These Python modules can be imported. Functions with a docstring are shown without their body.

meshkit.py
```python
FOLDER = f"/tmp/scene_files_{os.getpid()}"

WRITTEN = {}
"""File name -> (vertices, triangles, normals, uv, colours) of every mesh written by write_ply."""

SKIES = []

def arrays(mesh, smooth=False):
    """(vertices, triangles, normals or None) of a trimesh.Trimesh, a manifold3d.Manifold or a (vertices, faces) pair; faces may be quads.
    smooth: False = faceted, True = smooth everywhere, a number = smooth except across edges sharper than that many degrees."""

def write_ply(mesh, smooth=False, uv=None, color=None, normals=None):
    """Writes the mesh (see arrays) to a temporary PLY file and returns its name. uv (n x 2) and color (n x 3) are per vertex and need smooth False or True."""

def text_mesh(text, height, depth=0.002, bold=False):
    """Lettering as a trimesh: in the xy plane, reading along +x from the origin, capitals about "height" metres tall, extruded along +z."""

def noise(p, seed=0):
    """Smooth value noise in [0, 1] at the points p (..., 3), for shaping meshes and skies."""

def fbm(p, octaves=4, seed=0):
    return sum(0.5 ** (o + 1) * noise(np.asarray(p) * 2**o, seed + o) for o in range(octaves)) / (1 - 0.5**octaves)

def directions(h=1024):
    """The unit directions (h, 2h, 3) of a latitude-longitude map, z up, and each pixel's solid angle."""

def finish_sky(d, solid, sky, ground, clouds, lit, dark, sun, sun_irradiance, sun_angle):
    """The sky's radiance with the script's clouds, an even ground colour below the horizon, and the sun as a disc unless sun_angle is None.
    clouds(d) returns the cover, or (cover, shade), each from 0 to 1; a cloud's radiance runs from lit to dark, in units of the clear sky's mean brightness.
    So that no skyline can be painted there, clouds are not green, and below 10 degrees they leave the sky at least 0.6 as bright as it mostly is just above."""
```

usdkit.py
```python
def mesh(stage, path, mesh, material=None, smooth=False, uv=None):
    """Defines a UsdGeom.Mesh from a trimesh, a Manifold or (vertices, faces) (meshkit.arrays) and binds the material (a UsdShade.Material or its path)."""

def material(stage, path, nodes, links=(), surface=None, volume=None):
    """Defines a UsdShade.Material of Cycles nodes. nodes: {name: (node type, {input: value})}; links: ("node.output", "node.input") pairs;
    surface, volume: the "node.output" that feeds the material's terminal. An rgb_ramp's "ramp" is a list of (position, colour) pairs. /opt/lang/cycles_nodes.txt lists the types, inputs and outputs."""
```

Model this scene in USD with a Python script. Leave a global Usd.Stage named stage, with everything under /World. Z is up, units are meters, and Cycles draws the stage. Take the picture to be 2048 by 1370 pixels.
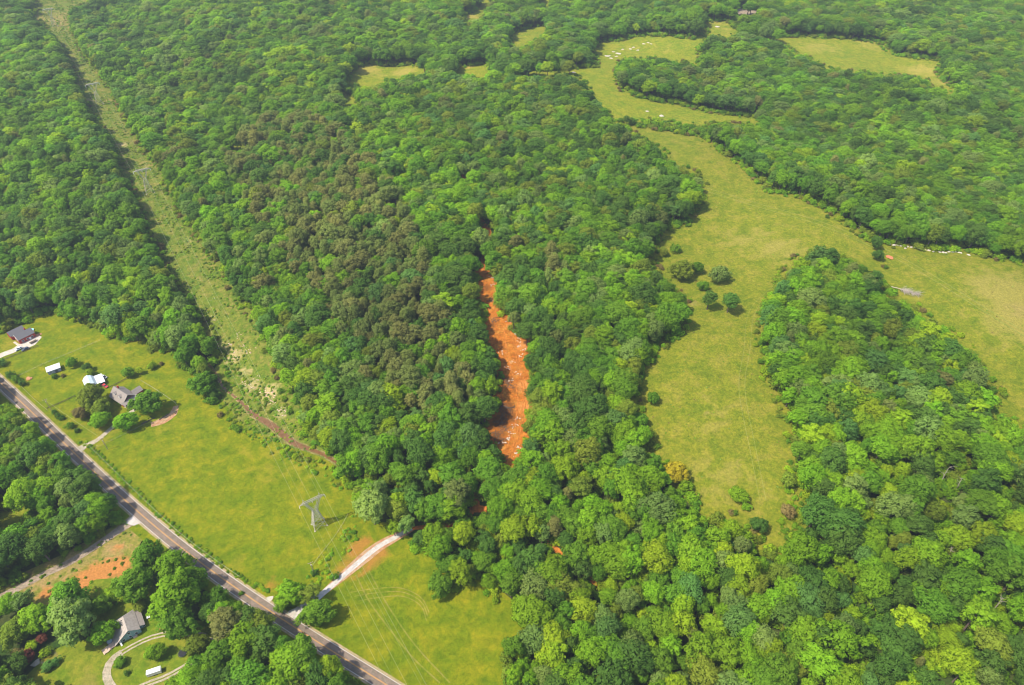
import math, numpy as np, trimesh, shapely, usdkit, meshkit
from shapely.geometry import Polygon, LineString, Point, box as sbox
from shapely.ops import unary_union
from scipy.spatial import cKDTree
from pxr import Usd, UsdGeom, UsdLux, UsdShade, Gf, Sdf, Vt

stage = Usd.Stage.CreateInMemory()
UsdGeom.SetStageUpAxis(stage, "Z")
UsdGeom.SetStageMetersPerUnit(stage, 1.0)
UsdGeom.Xform.Define(stage, "/World")
UsdGeom.Scope.Define(stage, "/World/Looks")
# ------------------------------------------------------------------ camera, sky, sun, exposure
F, PITCH, EYE = 1366.0, math.radians(40.0), 300.0
CP, SP = math.cos(PITCH), math.sin(PITCH)
cam = UsdGeom.Camera.Define(stage, "/World/camera")
cam.CreateHorizontalApertureAttr(36.0)
cam.CreateVerticalApertureAttr(36.0 * 685 / 1024)
cam.CreateFocalLengthAttr(36.0 * F / 2048)
cam.CreateClippingRangeAttr(Gf.Vec2f(1.0, 20000.0))
cam.AddTranslateOp().Set(Gf.Vec3d(0, 0, EYE))
cam.AddRotateXOp().Set(90 - 40.0)
cam.CreateExposureAttr(0.78)
SUN_EL = math.radians(57.0)
SUN_AZ = math.atan2(-0.916, -0.40)          # atan2(x, y) of the direction towards the sun
sun = UsdLux.DistantLight.Define(stage, "/World/sun")
sun.CreateIntensityAttr(0.95)
sun.CreateNormalizeAttr(True)
sun.CreateAngleAttr(0.55)
sun.CreateColorAttr(Gf.Vec3f(1.0, 0.925, 0.78))
_d = Gf.Vec3d(math.sin(SUN_AZ) * math.cos(SUN_EL), math.cos(SUN_AZ) * math.cos(SUN_EL), math.sin(SUN_EL))
sun.AddTransformOp().Set(Gf.Matrix4d().SetRotate(Gf.Rotation(Gf.Vec3d(0, 0, 1), _d)))
sky = UsdLux.DomeLight.Define(stage, "/World/sky")
sky_mat = usdkit.material(stage, "/World/Looks/sky", {
    "sky": ("sky_texture", {"sky_type": "single_scattering", "sun_disc": False, "sun_elevation": SUN_EL, "sun_rotation": SUN_AZ, "aerosol_density": 1.6}),
    "bg": ("background_shader", {"strength": 0.15})}, [("sky.color", "bg.color")], surface="bg.background")
UsdShade.MaterialBindingAPI.Apply(sky.GetPrim()).Bind(sky_mat)
sky.GetPrim().SetCustomDataByKey("kind", "structure")
rng = np.random.default_rng(7)

# ------------------------------------------------------------------ terrain and picking
def flat(u, v, z=0.0):
    u, v, z = np.asarray(u, float), np.asarray(v, float), np.asarray(z, float)
    x, y = (u - 1024) / F, (v - 685) / F
    dx, dy, dz = x, CP - y * SP, -SP - y * CP
    t = (z - EYE) / dz
    return dx * t, dy * t
def project(x, y, z):
    z = z - EYE
    d = np.maximum(y * CP - z * SP, 1.0)
    return 1024 + F * x / d, 685 - F * (y * SP + z * CP) / d
def smooth(a, b, x):
    t = np.clip((x - a) / (b - a), 0, 1)
    return t * t * (3 - 2 * t)
_cl = np.array([(-900, 700), (-300, 620), (0, 640), (200, 625), (330, 665), (413, 723), (446, 774), (503, 825), (569, 871), (623, 899), (720, 965), (830, 1045), (960, 1115), (1150, 1230), (1300, 1370), (1500, 1700)], float)
CREEK_LINE = np.stack(flat(_cl[:, 0], _cl[:, 1]), 1)
def hill_distance(x, y):
    """Signed distance from the valley line; positive on the hill side."""
    p = np.stack([np.ravel(x), np.ravel(y)], 1)
    best, sign = np.full(len(p), 1e9), np.ones(len(p))
    for a, b in zip(CREEK_LINE[:-1], CREEK_LINE[1:]):
        ab = b - a
        t = np.clip(((p - a) @ ab) / (ab @ ab), 0, 1)
        q = p - a - t[:, None] * ab
        d = np.hypot(q[:, 0], q[:, 1])
        s = np.where(ab[0] * q[:, 1] - ab[1] * q[:, 0] >= 0, 1.0, -1.0)
        m = d < best - 1e-6
        best, sign = np.where(m, d, best), np.where(m, s, sign)
    return (best * sign).reshape(np.shape(x))
def height(x, y):
    x, y = np.asarray(x, float), np.asarray(y, float)
    d = hill_distance(x, y)
    k = smooth(5, 220, d)
    n = np.sin(x / 83 + 1.3) * np.sin(y / 101 + .7) + .6 * np.sin(x / 49 + y / 71 + 2.0) + .35 * np.sin(x / 31 - y / 37)
    n2 = np.sin(x / 23 + .3) * np.sin(y / 29 + 1.7)
    return 18 * k + 7 * smooth(2, 40, d) + 5.5 * k * n + .35 * n2 + 22 * smooth(550, 1250, y)
def W(u, v, dz=0.0):
    """The ground point (or the point dz above the ground) that the photograph shows at pixel u, v."""
    z = np.zeros(np.shape(np.asarray(u, float)))
    for _ in range(26):
        x, y = flat(u, v, z + dz)
        z = .45 * z + .55 * height(x, y)
    return x, y, z
def P(u, v, dz=0.0):
    x, y, z = W(u, v, dz)
    return np.array([float(x), float(y), float(z)])
def H(p): return float(height(p[0], p[1]))
def densify(pts, step=14.0):
    pts, out = np.asarray(pts, float), []
    for a, b in zip(pts, np.roll(pts, -1, 0)):
        n = max(1, int(np.hypot(*(b - a)) / step))
        out += [a + (b - a) * i / n for i in range(n)]
    return np.array(out)
def world_poly(px):
    q = densify(px)
    x, y, _ = W(q[:, 0], q[:, 1])
    return Polygon(np.stack([x, y], 1)).buffer(0)
def spline(pts, n=10):
    """Catmull-Rom through points (2D or 3D)."""
    p = np.asarray(pts, float)
    p = np.vstack([2 * p[0] - p[1], p, 2 * p[-1] - p[-2]])
    out, t = [], np.linspace(0, 1, n, endpoint=False)[:, None]
    for i in range(1, len(p) - 2):
        a, b, c, d = p[i - 1:i + 3]
        out.append(.5 * (2 * b + (c - a) * t + (2 * a - 5 * b + 4 * c - d) * t ** 2 + (3 * b - a - 3 * c + d) * t ** 3))
    return np.vstack(out + [p[-2:-1]])
def world_line(px, n=8):
    q = spline(np.asarray(px, float), n)
    x, y, _ = W(q[:, 0], q[:, 1])
    return np.stack([x, y], 1)

# ------------------------------------------------------------------ naming and prims
_used = {}
def numbered(parent, name):
    k = (parent, name)
    n = _used.get(k, -1) + 1
    _used[k] = n
    return f"{parent}/{name}" + (f"_{n:03d}" if n else "")
def tag(prim, label=None, cat=None, group=None, kind=None):
    prim = prim.GetPrim() if hasattr(prim, "GetPrim") else prim
    for k, v in (("label", label), ("category", cat), ("group", group), ("kind", kind)):
        if v:
            prim.SetCustomDataByKey(k, v)
    return prim
def obj(name, mesh, mat, parent=None, smooth_=False):
    path = numbered(str(parent.GetPath()) if parent is not None else "/World", name)
    return usdkit.mesh(stage, path, mesh, mat, smooth=smooth_).GetPrim()
def thing(name, label, cat, loc=(0, 0, 0), rot=0.0, group=None):
    x = UsdGeom.Xform.Define(stage, numbered("/World", name))
    x.AddTranslateOp().Set(Gf.Vec3d(*map(float, loc)))
    if rot:
        x.AddRotateZOp().Set(math.degrees(rot))
    return tag(x, label, cat, group)
def structure(name, mesh, mat, parent=None, primvars=None, smooth_=True, kind="structure", label=None, cat=None):
    o = obj(name, mesh, mat, parent, smooth_)
    for k, v in (primvars or {}).items():
        UsdGeom.PrimvarsAPI(o).CreatePrimvar(k, Sdf.ValueTypeNames.FloatArray, "vertex").Set(Vt.FloatArray.FromNumpy(np.asarray(v, np.float32)))
    if parent is None:
        tag(o, label, cat, kind=kind)
    return o
def bx(sx, sy, sz, cx=0, cy=0, cz=0, rz=0.0):
    m = trimesh.creation.box([sx, sy, sz])
    if rz:
        m.apply_transform(trimesh.transformations.rotation_matrix(rz, [0, 0, 1]))
    m.apply_translation([cx, cy, cz])
    return m
def join(ms): return trimesh.util.concatenate(ms)
def tube(pts, r, sides=5):
    pts = np.asarray(pts, float)
    r = np.broadcast_to(np.asarray(r, float), (len(pts),))
    t = np.gradient(pts, axis=0)
    t /= np.linalg.norm(t, axis=1, keepdims=True) + 1e-12
    a = np.cross(t, np.where(np.abs(t[:, 2:]) < .9, [0, 0, 1.], [1., 0, 0]))
    a /= np.linalg.norm(a, axis=1, keepdims=True) + 1e-12
    b = np.cross(t, a)
    g = np.arange(sides) * 2 * np.pi / sides
    v = (pts[:, None] + r[:, None, None] * (np.cos(g)[None, :, None] * a[:, None] + np.sin(g)[None, :, None] * b[:, None])).reshape(-1, 3)
    i, j = np.meshgrid(np.arange(len(pts) - 1), np.arange(sides), indexing="ij")
    q = np.stack([i * sides + j, i * sides + (j + 1) % sides, (i + 1) * sides + (j + 1) % sides, (i + 1) * sides + j], -1).reshape(-1, 4)
    f = np.vstack([q[:, [0, 1, 2]], q[:, [0, 2, 3]]])
    caps = []
    for base in (0, (len(pts) - 1) * sides):
        caps += [[base, base + k, base + k + 1] for k in range(1, sides - 1)]
    return trimesh.Trimesh(v, np.vstack([f, caps]), process=False)
def poly_mesh(v, faces):
    out = []
    for f in faces:
        out += [[f[0], f[k], f[k + 1]] for k in range(1, len(f) - 1)]
    return trimesh.Trimesh(np.asarray(v, float), np.asarray(out), process=False)
def slab(quad, t):
    """A plate of thickness t under a planar quad or polygon."""
    q = np.asarray(quad, float)
    n = np.cross(q[1] - q[0], q[2] - q[0])
    n /= np.linalg.norm(n)
    if n[2] < 0:
        q, n = q[::-1], -n
    k = len(q)
    v = np.vstack([q, q - n * t])
    return poly_mesh(v, [list(range(k)), list(range(2 * k - 1, k - 1, -1))] + [[i, i + k, (i + 1) % k + k, (i + 1) % k] for i in range(k)])

# ------------------------------------------------------------------ materials
def srgb(r, g, b):
    return tuple((c / 255 / 12.92) if c / 255 <= .04045 else ((c / 255 + .055) / 1.055) ** 2.4 for c in (r, g, b))
def plain(name, col, rough=.7, spec=.3, metal=0.0, var=.12, scale=1.5):
    c = np.array(col)
    return usdkit.material(stage, f"/World/Looks/{name}", {
        "geo": ("geometry", {}), "n": ("noise_texture", {"scale": scale, "detail": 4.0, "roughness": .6}),
        "r": ("rgb_ramp", {"ramp": [(.3, tuple(c * (1 - var))), (.7, tuple(np.minimum(c * (1 + var), .9)))]}),
        "p": ("principled_bsdf", {"roughness": rough, "specular_ior_level": spec, "metallic": metal})},
        [("geo.position", "n.vector"), ("n.fac", "r.fac"), ("r.color", "p.base_color")], surface="p.BSDF")
def ground_mat(name, big, mid, fine, dry=None, bare=None, bump=.5, scales=(.012, .09, .75), k=(.75, .5)):
    """Three scales of patchy ground colour; the primvars «dry» and «bare» say where the turf is straw-coloured or worn to earth."""
    nodes = {
        "geo": ("geometry", {}),
        "n1": ("noise_texture", {"scale": scales[0], "detail": 5.0, "roughness": .62, "distortion": .6}),
        "n2": ("noise_texture", {"scale": scales[1], "detail": 6.0, "roughness": .68, "distortion": .4}),
        "n3": ("noise_texture", {"scale": scales[2], "detail": 4.0, "roughness": .75}), "n4": ("noise_texture", {"scale": scales[1] * 3.1, "detail": 6.0, "roughness": .72, "distortion": .8}),
        "r4": ("rgb_ramp", {"ramp": [(.36, (.74, .82, .75)), (.5, (1, 1, 1)), (.64, (1.28, 1.16, 1.2))]}), "m4": ("mix", {"mix_type": "multiply", "fac": 1.0}),
        "r1": ("rgb_ramp", {"ramp": [(.5 + (a - .5) * .7, c) for a, c in big]}), "r2": ("rgb_ramp", {"ramp": [(.5 + (a - .5) * .62, c) for a, c in mid]}), "r3": ("rgb_ramp", {"ramp": fine}),
        "m1": ("mix", {"mix_type": "mix", "fac": k[0]}), "m2": ("mix", {"mix_type": "multiply", "fac": 1.0}),
        "b": ("bump", {"strength": bump, "distance": .5}),
        "p": ("principled_bsdf", {"roughness": .95, "specular_ior_level": .1})}
    links = [("geo.position", f"n{i}.vector") for i in (1, 2, 3, 4)] + [(f"n{i}.fac", f"r{i}.fac") for i in (1, 2, 3, 4)]
    links += [("r1.color", "m1.color1"), ("r2.color", "m1.color2"), ("m1.color", "m2.color1"), ("r3.color", "m2.color2"), ("n3.fac", "b.height"), ("b.normal", "p.normal")]
    links += [("m2.color", "m4.color1"), ("r4.color", "m4.color2")]
    last = "m4.color"
    for key, col in (("dry", dry), ("bare", bare)):
        if col is None:
            continue
        nodes |= {f"a_{key}": ("attribute", {"attribute": key}), f"add_{key}": ("math", {"math_type": "multiply_add", "value2": 1.0, "value3": 0.0}),
                  f"s_{key}": ("math", {"math_type": "subtract", "value2": .5}), f"c_{key}": ("map_range", {"from_min": .35, "from_max": .8, "clamp": True}),
                  f"o_{key}": ("math", {"math_type": "multiply_add", "value2": 1.3, "value3": 0.0}),
                  f"m_{key}": ("mix", {"mix_type": "mix"}), f"v_{key}": ("mix", {"mix_type": "multiply", "fac": 1.0, "color1": col})}
        links += [("n2.fac", f"s_{key}.value1"), (f"s_{key}.value", f"o_{key}.value1"), (f"a_{key}.fac", f"o_{key}.value3"), (f"o_{key}.value", f"c_{key}.value"),
                  (f"c_{key}.result", f"m_{key}.fac"), (last, f"m_{key}.color1"), ("r3.color", f"v_{key}.color2"), (f"v_{key}.color", f"m_{key}.color2")]
        last = f"m_{key}.color"
    links.append((last, "p.base_color"))
    return usdkit.material(stage, f"/World/Looks/{name}", nodes, links, surface="p.BSDF")
FINE = [(.3, (.66, .70, .62)), (.5, (.96, .96, .95)), (.7, (1.28, 1.22, 1.2))]
FINE_SOFT = [(.25, (.8, .8, .78)), (.5, (.98, .98, .98)), (.75, (1.15, 1.14, 1.1))]
M = {}
M["forest_floor"] = ground_mat("forest_floor", [(.35, (0.028, 0.0575, 0.0084)), (.65, (0.048, 0.069, 0.014))], [(.35, (0.024, 0.06325, 0.007)), (.65, (0.06, 0.069, 0.021))], FINE)
M["field"] = ground_mat("field", [(.3, (0.09275, 0.1384, 0.00245)), (.5, (0.1272, 0.1566, 0.002722)), (.68, (0.1718, 0.1749, 0.003811))], [(.3, (0.08244, 0.1348, 0.00245)), (.5, (0.1305, 0.1604, 0.002993)), (.72, (0.1992, 0.1895, 0.005443))], FINE_SOFT, dry=(0.2268, 0.1967, 0.01905), bare=(0.2886, 0.1457, 0.02313))
M["yard"] = ground_mat("yard", [(.3, (0.1073, 0.1562, 0.006451)), (.6, (0.1573, 0.1758, 0.009216))], [(.3, (0.08579, 0.1562, 0.00599)), (.7, (0.193, 0.1953, 0.01843))], FINE_SOFT, dry=(0.2145, 0.1875, 0.03686), bare=(0.2575, 0.1406, 0.03686))
M["pasture"] = ground_mat("pasture", [(.3, (0.1198, 0.152, 0.00775)), (.5, (0.1513, 0.1668, 0.009153)), (.7, (0.1734, 0.1668, 0.01409))], [(.3, (0.09455, 0.1373, 0.007043)), (.5, (0.1482, 0.1668, 0.01057)), (.72, (0.1954, 0.1817, 0.02289))], FINE, dry=(0.227, 0.2002, 0.03697), bare=(0.2396, 0.1928, 0.05282))
M["far_pasture"] = ground_mat("far_pasture", [(.3, (0.1387, 0.1835, 0.007956)), (.6, (0.1926, 0.2018, 0.009945))], [(.3, (0.1155, 0.1742, 0.007956)), (.7, (0.2157, 0.211, 0.01591))], FINE, dry=(0.2774, 0.2385, 0.03978), bare=(0.3236, 0.2385, 0.05171))
M["rough"] = ground_mat("rough_grass", [(.3, (0.08415, 0.136, 0.009639)), (.6, (0.1454, 0.1615, 0.01874))], [(.3, (0.06885, 0.1318, 0.009639)), (.5, (0.1224, 0.153, 0.01607)), (.72, (0.2066, 0.1785, 0.04284))], FINE, dry=(0.2601, 0.204, 0.0589), bare=(0.3825, 0.306, 0.1285), scales=(0.0153, 0.136, 0.4819))
M["dirt_bank"] = ground_mat("dirt_bank", [(.3, (.13, .16, .018)), (.6, (.21, .19, .035))], [(.3, (.12, .155, .018)), (.5, (.2, .18, .035)), (.72, (.3, .2, .07))], FINE, dry=(.33, .22, .1), bare=(.40, .17, .045), scales=(.03, .2, 1.1))
M["clay"] = ground_mat("red_clay", [(.3, (0.3191, 0.09616, 0.01031)), (.7, (0.39, 0.1406, 0.01767))], [(.3, (0.2836, 0.08139, 0.008833)), (.55, (0.3687, 0.1295, 0.0162)), (.75, (0.4254, 0.1998, 0.03534))], FINE, dry=(0.4472, 0.1814, 0.0462), bare=(0.1462, 0.05441, 0.01155), scales=(0.043, 0.2176, 0.462), bump=.9)
M["clay_rut"] = ground_mat("clay_rut", [(.3, (0.324, 0.1042, 0.0154)), (.7, (0.414, 0.1488, 0.02695))], [(.3, (0.27, 0.08556, 0.01348)), (.7, (0.45, 0.1637, 0.03273))], FINE, scales=(0.09, 0.372, 0.5775))
M["tan_earth"] = ground_mat("tan_earth", [(.3, (0.34, 0.187, 0.0935)), (.7, (0.408, 0.255, 0.1445))], [(.3, (0.323, 0.1445, 0.068)), (.7, (0.425, 0.306, 0.187))], FINE, scales=(.06, .4, 1.4))
M["bank"] = ground_mat("creek_bank", [(.3, (0.112, 0.1425, 0.018)), (.7, (0.24, 0.19, 0.081))], [(.35, (0.08, 0.133, 0.0162)), (.65, (0.288, 0.209, 0.09))], FINE, scales=(0.04, 0.2375, 1.08))
M["gravel"] = ground_mat("white_gravel", [(.3, (0.4125, 0.375, 0.3375)), (.7, (0.51, 0.4725, 0.4275))], [(.3, (0.375, 0.33, 0.285)), (.7, (0.525, 0.495, 0.465))], FINE_SOFT, scales=(0.06, 0.375, 1.5))
M["dirt_road"] = ground_mat("dirt_road", [(.3, (.22, .17, .12)), (.7, (.32, .25, .18))], [(.3, (.2, .15, .1)), (.7, (.36, .29, .22))], FINE, scales=(.08, .4, 1.6))
M["drive"] = ground_mat("gravel_drive", [(.3, (0.323, 0.2635, 0.187)), (.7, (0.3995, 0.34, 0.255))], [(.3, (0.2805, 0.2465, 0.153)), (.7, (0.425, 0.3655, 0.289))], FINE, scales=(0.068, 0.425, 1.36))
M["concrete"] = ground_mat("concrete", [(.3, (0.432, 0.3744, 0.3096)), (.7, (0.4896, 0.432, 0.36))], [(.3, (0.4176, 0.36, 0.3024)), (.7, (0.504, 0.4536, 0.3816))], FINE_SOFT, scales=(0.072, 0.36, 1.44), bump=.1)
M["asphalt"] = ground_mat("asphalt", [(.3, (0.1634, 0.1265, 0.09923)), (.7, (0.1961, 0.155, 0.1213))], [(.3, (0.1471, 0.1142, 0.08963)), (.7, (0.2124, 0.1673, 0.1308))], FINE_SOFT, scales=(0.02451, 0.2856, 1.322), bump=.15)
M["shoulder"] = ground_mat("shoulder", [(.3, (.3, .24, .12)), (.7, (.36, .27, .17))], [(.3, (.24, .22, .07)), (.7, (.4, .3, .2))], FINE, scales=(.06, .4, 1.6))
M["track_grass"] = ground_mat("track_grass", [(.3, (0.1674, 0.1805, 0.018)), (.7, (0.2046, 0.1995, 0.027))], [(.3, (0.1395, 0.171, 0.0135)), (.7, (0.2418, 0.209, 0.045))], FINE_SOFT)
M["track_green"] = ground_mat("track_green", [(.3, (.17, .19, .03)), (.7, (.21, .21, .035))], [(.3, (.15, .185, .025)), (.7, (.22, .21, .045))], FINE_SOFT)
M["creek"] = usdkit.material(stage, "/World/Looks/creek_water", {
    "geo": ("geometry", {}), "n": ("noise_texture", {"scale": .5, "detail": 4.0}), "n2": ("noise_texture", {"scale": 2.5, "detail": 2.0}),
    "r": ("rgb_ramp", {"ramp": [(.3, (.12, .06, .02)), (.7, (.20, .105, .045))]}), "b": ("bump", {"strength": .25, "distance": .08}),
    "p": ("principled_bsdf", {"roughness": .3, "specular_ior_level": .25})},
    [("geo.position", "n.vector"), ("geo.position", "n2.vector"), ("n.fac", "r.fac"), ("r.color", "p.base_color"), ("n2.fac", "b.height"), ("b.normal", "p.normal")], surface="p.BSDF")
M["pond"] = usdkit.material(stage, "/World/Looks/pond_water", {
    "geo": ("geometry", {}), "n": ("noise_texture", {"scale": .4, "detail": 3.0}),
    "r": ("rgb_ramp", {"ramp": [(.3, (.13, .13, .012)), (.7, (.2, .18, .02))]}), "p": ("principled_bsdf", {"roughness": .12})},
    [("geo.position", "n.vector"), ("n.fac", "r.fac"), ("r.color", "p.base_color")], surface="p.BSDF")
M["yellow_paint"] = plain("yellow_paint", (.62, .30, .06), var=.2, scale=.8)
M["white_paint"] = plain("white_paint", (.72, .66, .58), var=.15, scale=.8)
M["shingle"] = plain("grey_shingle", (.25, .215, .19), .85, .2, var=.18, scale=2.2)
M["shingle_dark"] = plain("dark_shingle", (.13, .125, .13), .85, .2, var=.14, scale=2.2)
M["shingle_tan"] = plain("weathered_shingle", (.36, .31, .27), .9, .2, var=.2, scale=.9)
M["brick"] = plain("red_brick", (.33, .055, .04), .85, .2, var=.2, scale=3.0)
M["white_metal"] = plain("white_metal", (.62, .61, .60), .45, .4, var=.05, scale=.6)
M["blue_metal"] = plain("pale_blue_metal", (.50, .58, .60), .4, .5, var=.07, scale=.5)
M["grey_siding"] = plain("grey_siding", (.27, .28, .29), .7, .3, var=.1)
M["dark_siding"] = plain("dark_siding", (.10, .095, .09), .8, .2, var=.2)
M["teal_siding"] = plain("teal_siding", (.22, .33, .32), .7, .3, var=.14)
M["white_trim"] = plain("white_trim", (.76, .74, .7), .6, .3, var=.05)
M["glass"] = plain("window_glass", (.03, .04, .05), .08, .6, var=.2)
M["wood"] = plain("weathered_wood", (.30, .23, .17), .85, .2, var=.25, scale=2)
M["dark_wood"] = plain("dark_wood", (.10, .075, .055), .85, .2, var=.25, scale=2)
M["deck"] = plain("deck_boards", (.55, .40, .30), .8, .2, var=.2, scale=2.5)
M["steel"] = plain("galvanised_steel", (.44, .39, .31), .5, .5, metal=.25, var=.1)
M["wire"] = plain("aluminium_wire", (.42, .40, .26), .5, .4, var=.05)
M["bark"] = plain("bark", (.13, .10, .075), .9, .15, var=.3, scale=2)
M["dead_wood"] = plain("dead_wood", (.40, .34, .28), .9, .15, var=.2, scale=1)
M["limestone"] = plain("pale_limestone", (.46, .40, .33), .9, .2, var=.2, scale=1.2)
M["tan_rock"] = plain("tan_rock", (.5, .36, .25), .9, .2, var=.25, scale=1.2)
M["car_white"] = plain("car_white", (.75, .75, .75), .25, .5, var=.03)
M["car_red"] = plain("car_red", (.5, .045, .04), .25, .5, var=.06)
M["car_blue"] = plain("car_dark_blue", (.05, .065, .10), .25, .5, var=.06)
M["tyre"] = plain("rubber", (.02, .02, .02), .8, .3)
M["black"] = plain("black_net", (.015, .017, .02), .7, .3)
M["turquoise"] = plain("turquoise_tarp", (.2, .62, .64), .5, .4)
M["orange_heap"] = plain("orange_earth", (.55, .17, .08), .9, .2)
M["mulch"] = plain("brush_heap", (.42, .2, .1), .9, .2, var=.3, scale=2)

def leaf_mat(name, col, trans=.46, vary=.15, hue=.011):
    c = np.array(col)
    return usdkit.material(stage, f"/World/Looks/{name}", {
        "geo": ("geometry", {}), "info": ("object_info", {}), "wn": ("white_noise_texture", {"dimensions": "1D"}),
        "ns": ("noise_texture", {"scale": .013, "detail": 3.0}), "nf": ("noise_texture", {"scale": .55, "detail": 3.0, "roughness": .7}),
        "v1": ("map_range", {"from_min": 0., "from_max": 1., "to_min": 1 - vary, "to_max": 1 + vary}),
        "v2": ("map_range", {"from_min": .3, "from_max": .7, "to_min": .82, "to_max": 1.2}),
        "v3": ("map_range", {"from_min": .3, "from_max": .7, "to_min": .80, "to_max": 1.22}),
        "vm": ("math", {"math_type": "multiply"}), "vn": ("math", {"math_type": "multiply"}),
        "h1": ("map_range", {"from_min": 0., "from_max": 1., "to_min": .5 - hue, "to_max": .5 + hue}),
        "hsv": ("hsv", {"color": tuple(c), "saturation": 1.0}),
        "p": ("principled_bsdf", {"roughness": .7, "specular_ior_level": .12}), "t": ("translucent_bsdf", {}),
        "tc": ("mix", {"mix_type": "multiply", "fac": 1.0, "color2": (1.25, 1.3, .5)}), "mx": ("mix_closure", {"fac": trans})},
        [("info.random", "wn.w"), ("wn.value", "h1.value"), ("info.random", "v1.value"), ("geo.position", "ns.vector"), ("geo.position", "nf.vector"), ("ns.fac", "v2.value"), ("nf.fac", "v3.value"),
         ("v1.result", "vm.value1"), ("v2.result", "vm.value2"), ("vm.value", "vn.value1"), ("v3.result", "vn.value2"), ("vn.value", "hsv.value"), ("h1.result", "hsv.hue"),
         ("hsv.color", "p.base_color"), ("hsv.color", "tc.color1"), ("tc.color", "t.color"), ("p.BSDF", "mx.closure1"), ("t.BSDF", "mx.closure2")], surface="mx.closure")
TONES = {
    "bright green": (0.2035, 0.3605, 0.0133), "dark green": (0.0990, 0.1957, 0.0247), "mid green": (0.1430, 0.2802, 0.0171), "yellow green": (0.2860, 0.4017, 0.0133),
    "grey green": (0.2035, 0.2987, 0.0589), "olive green": (0.2090, 0.2730, 0.0247), "pine": (0.1980, 0.2472, 0.0532), "pine_brown": (0.2365, 0.2472, 0.0627),
    "reddish": (0.1870, 0.0618, 0.0427), "orange green": (0.3960, 0.3399, 0.0171), "brownish": (0.2530, 0.2060, 0.0665), "blue green": (0.1265, 0.2524, 0.0475)}
for k, c in TONES.items():
    M["leaf " + k] = leaf_mat("leaf_" + k.replace(" ", "_"), c)

# ------------------------------------------------------------------ traced outlines (pixels of the photograph, 2048 x 1370)
ROW = [(197, -6), (168, 10), (140, 20), (145, 66), (171, 122), (190, 131), (227, 194), (260, 253), (273, 273), (286, 302), (312, 322), (329, 361), (348, 404), (371, 450), (395, 472), (420, 506), (455, 558), (469, 596), (503, 633), (526, 674), (543, 712), (556, 746), (569, 776), (582, 809), (584, 843), (602, 866), (625, 881), (628, 906), (653, 921), (669, 940),
       (623, 926), (574, 916), (526, 892), (490, 878), (457, 857), (440, 830), (428, 806), (436, 775), (441, 745), (451, 722), (441, 697), (428, 677), (408, 646), (390, 617), (366, 590), (345, 560), (328, 520), (312, 484), (292, 450), (279, 414), (260, 371), (243, 329), (227, 289), (210, 260), (184, 227), (164, 184), (145, 138), (112, 79), (82, 43), (62, 36), (74, 22), (67, -6)]
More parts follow.
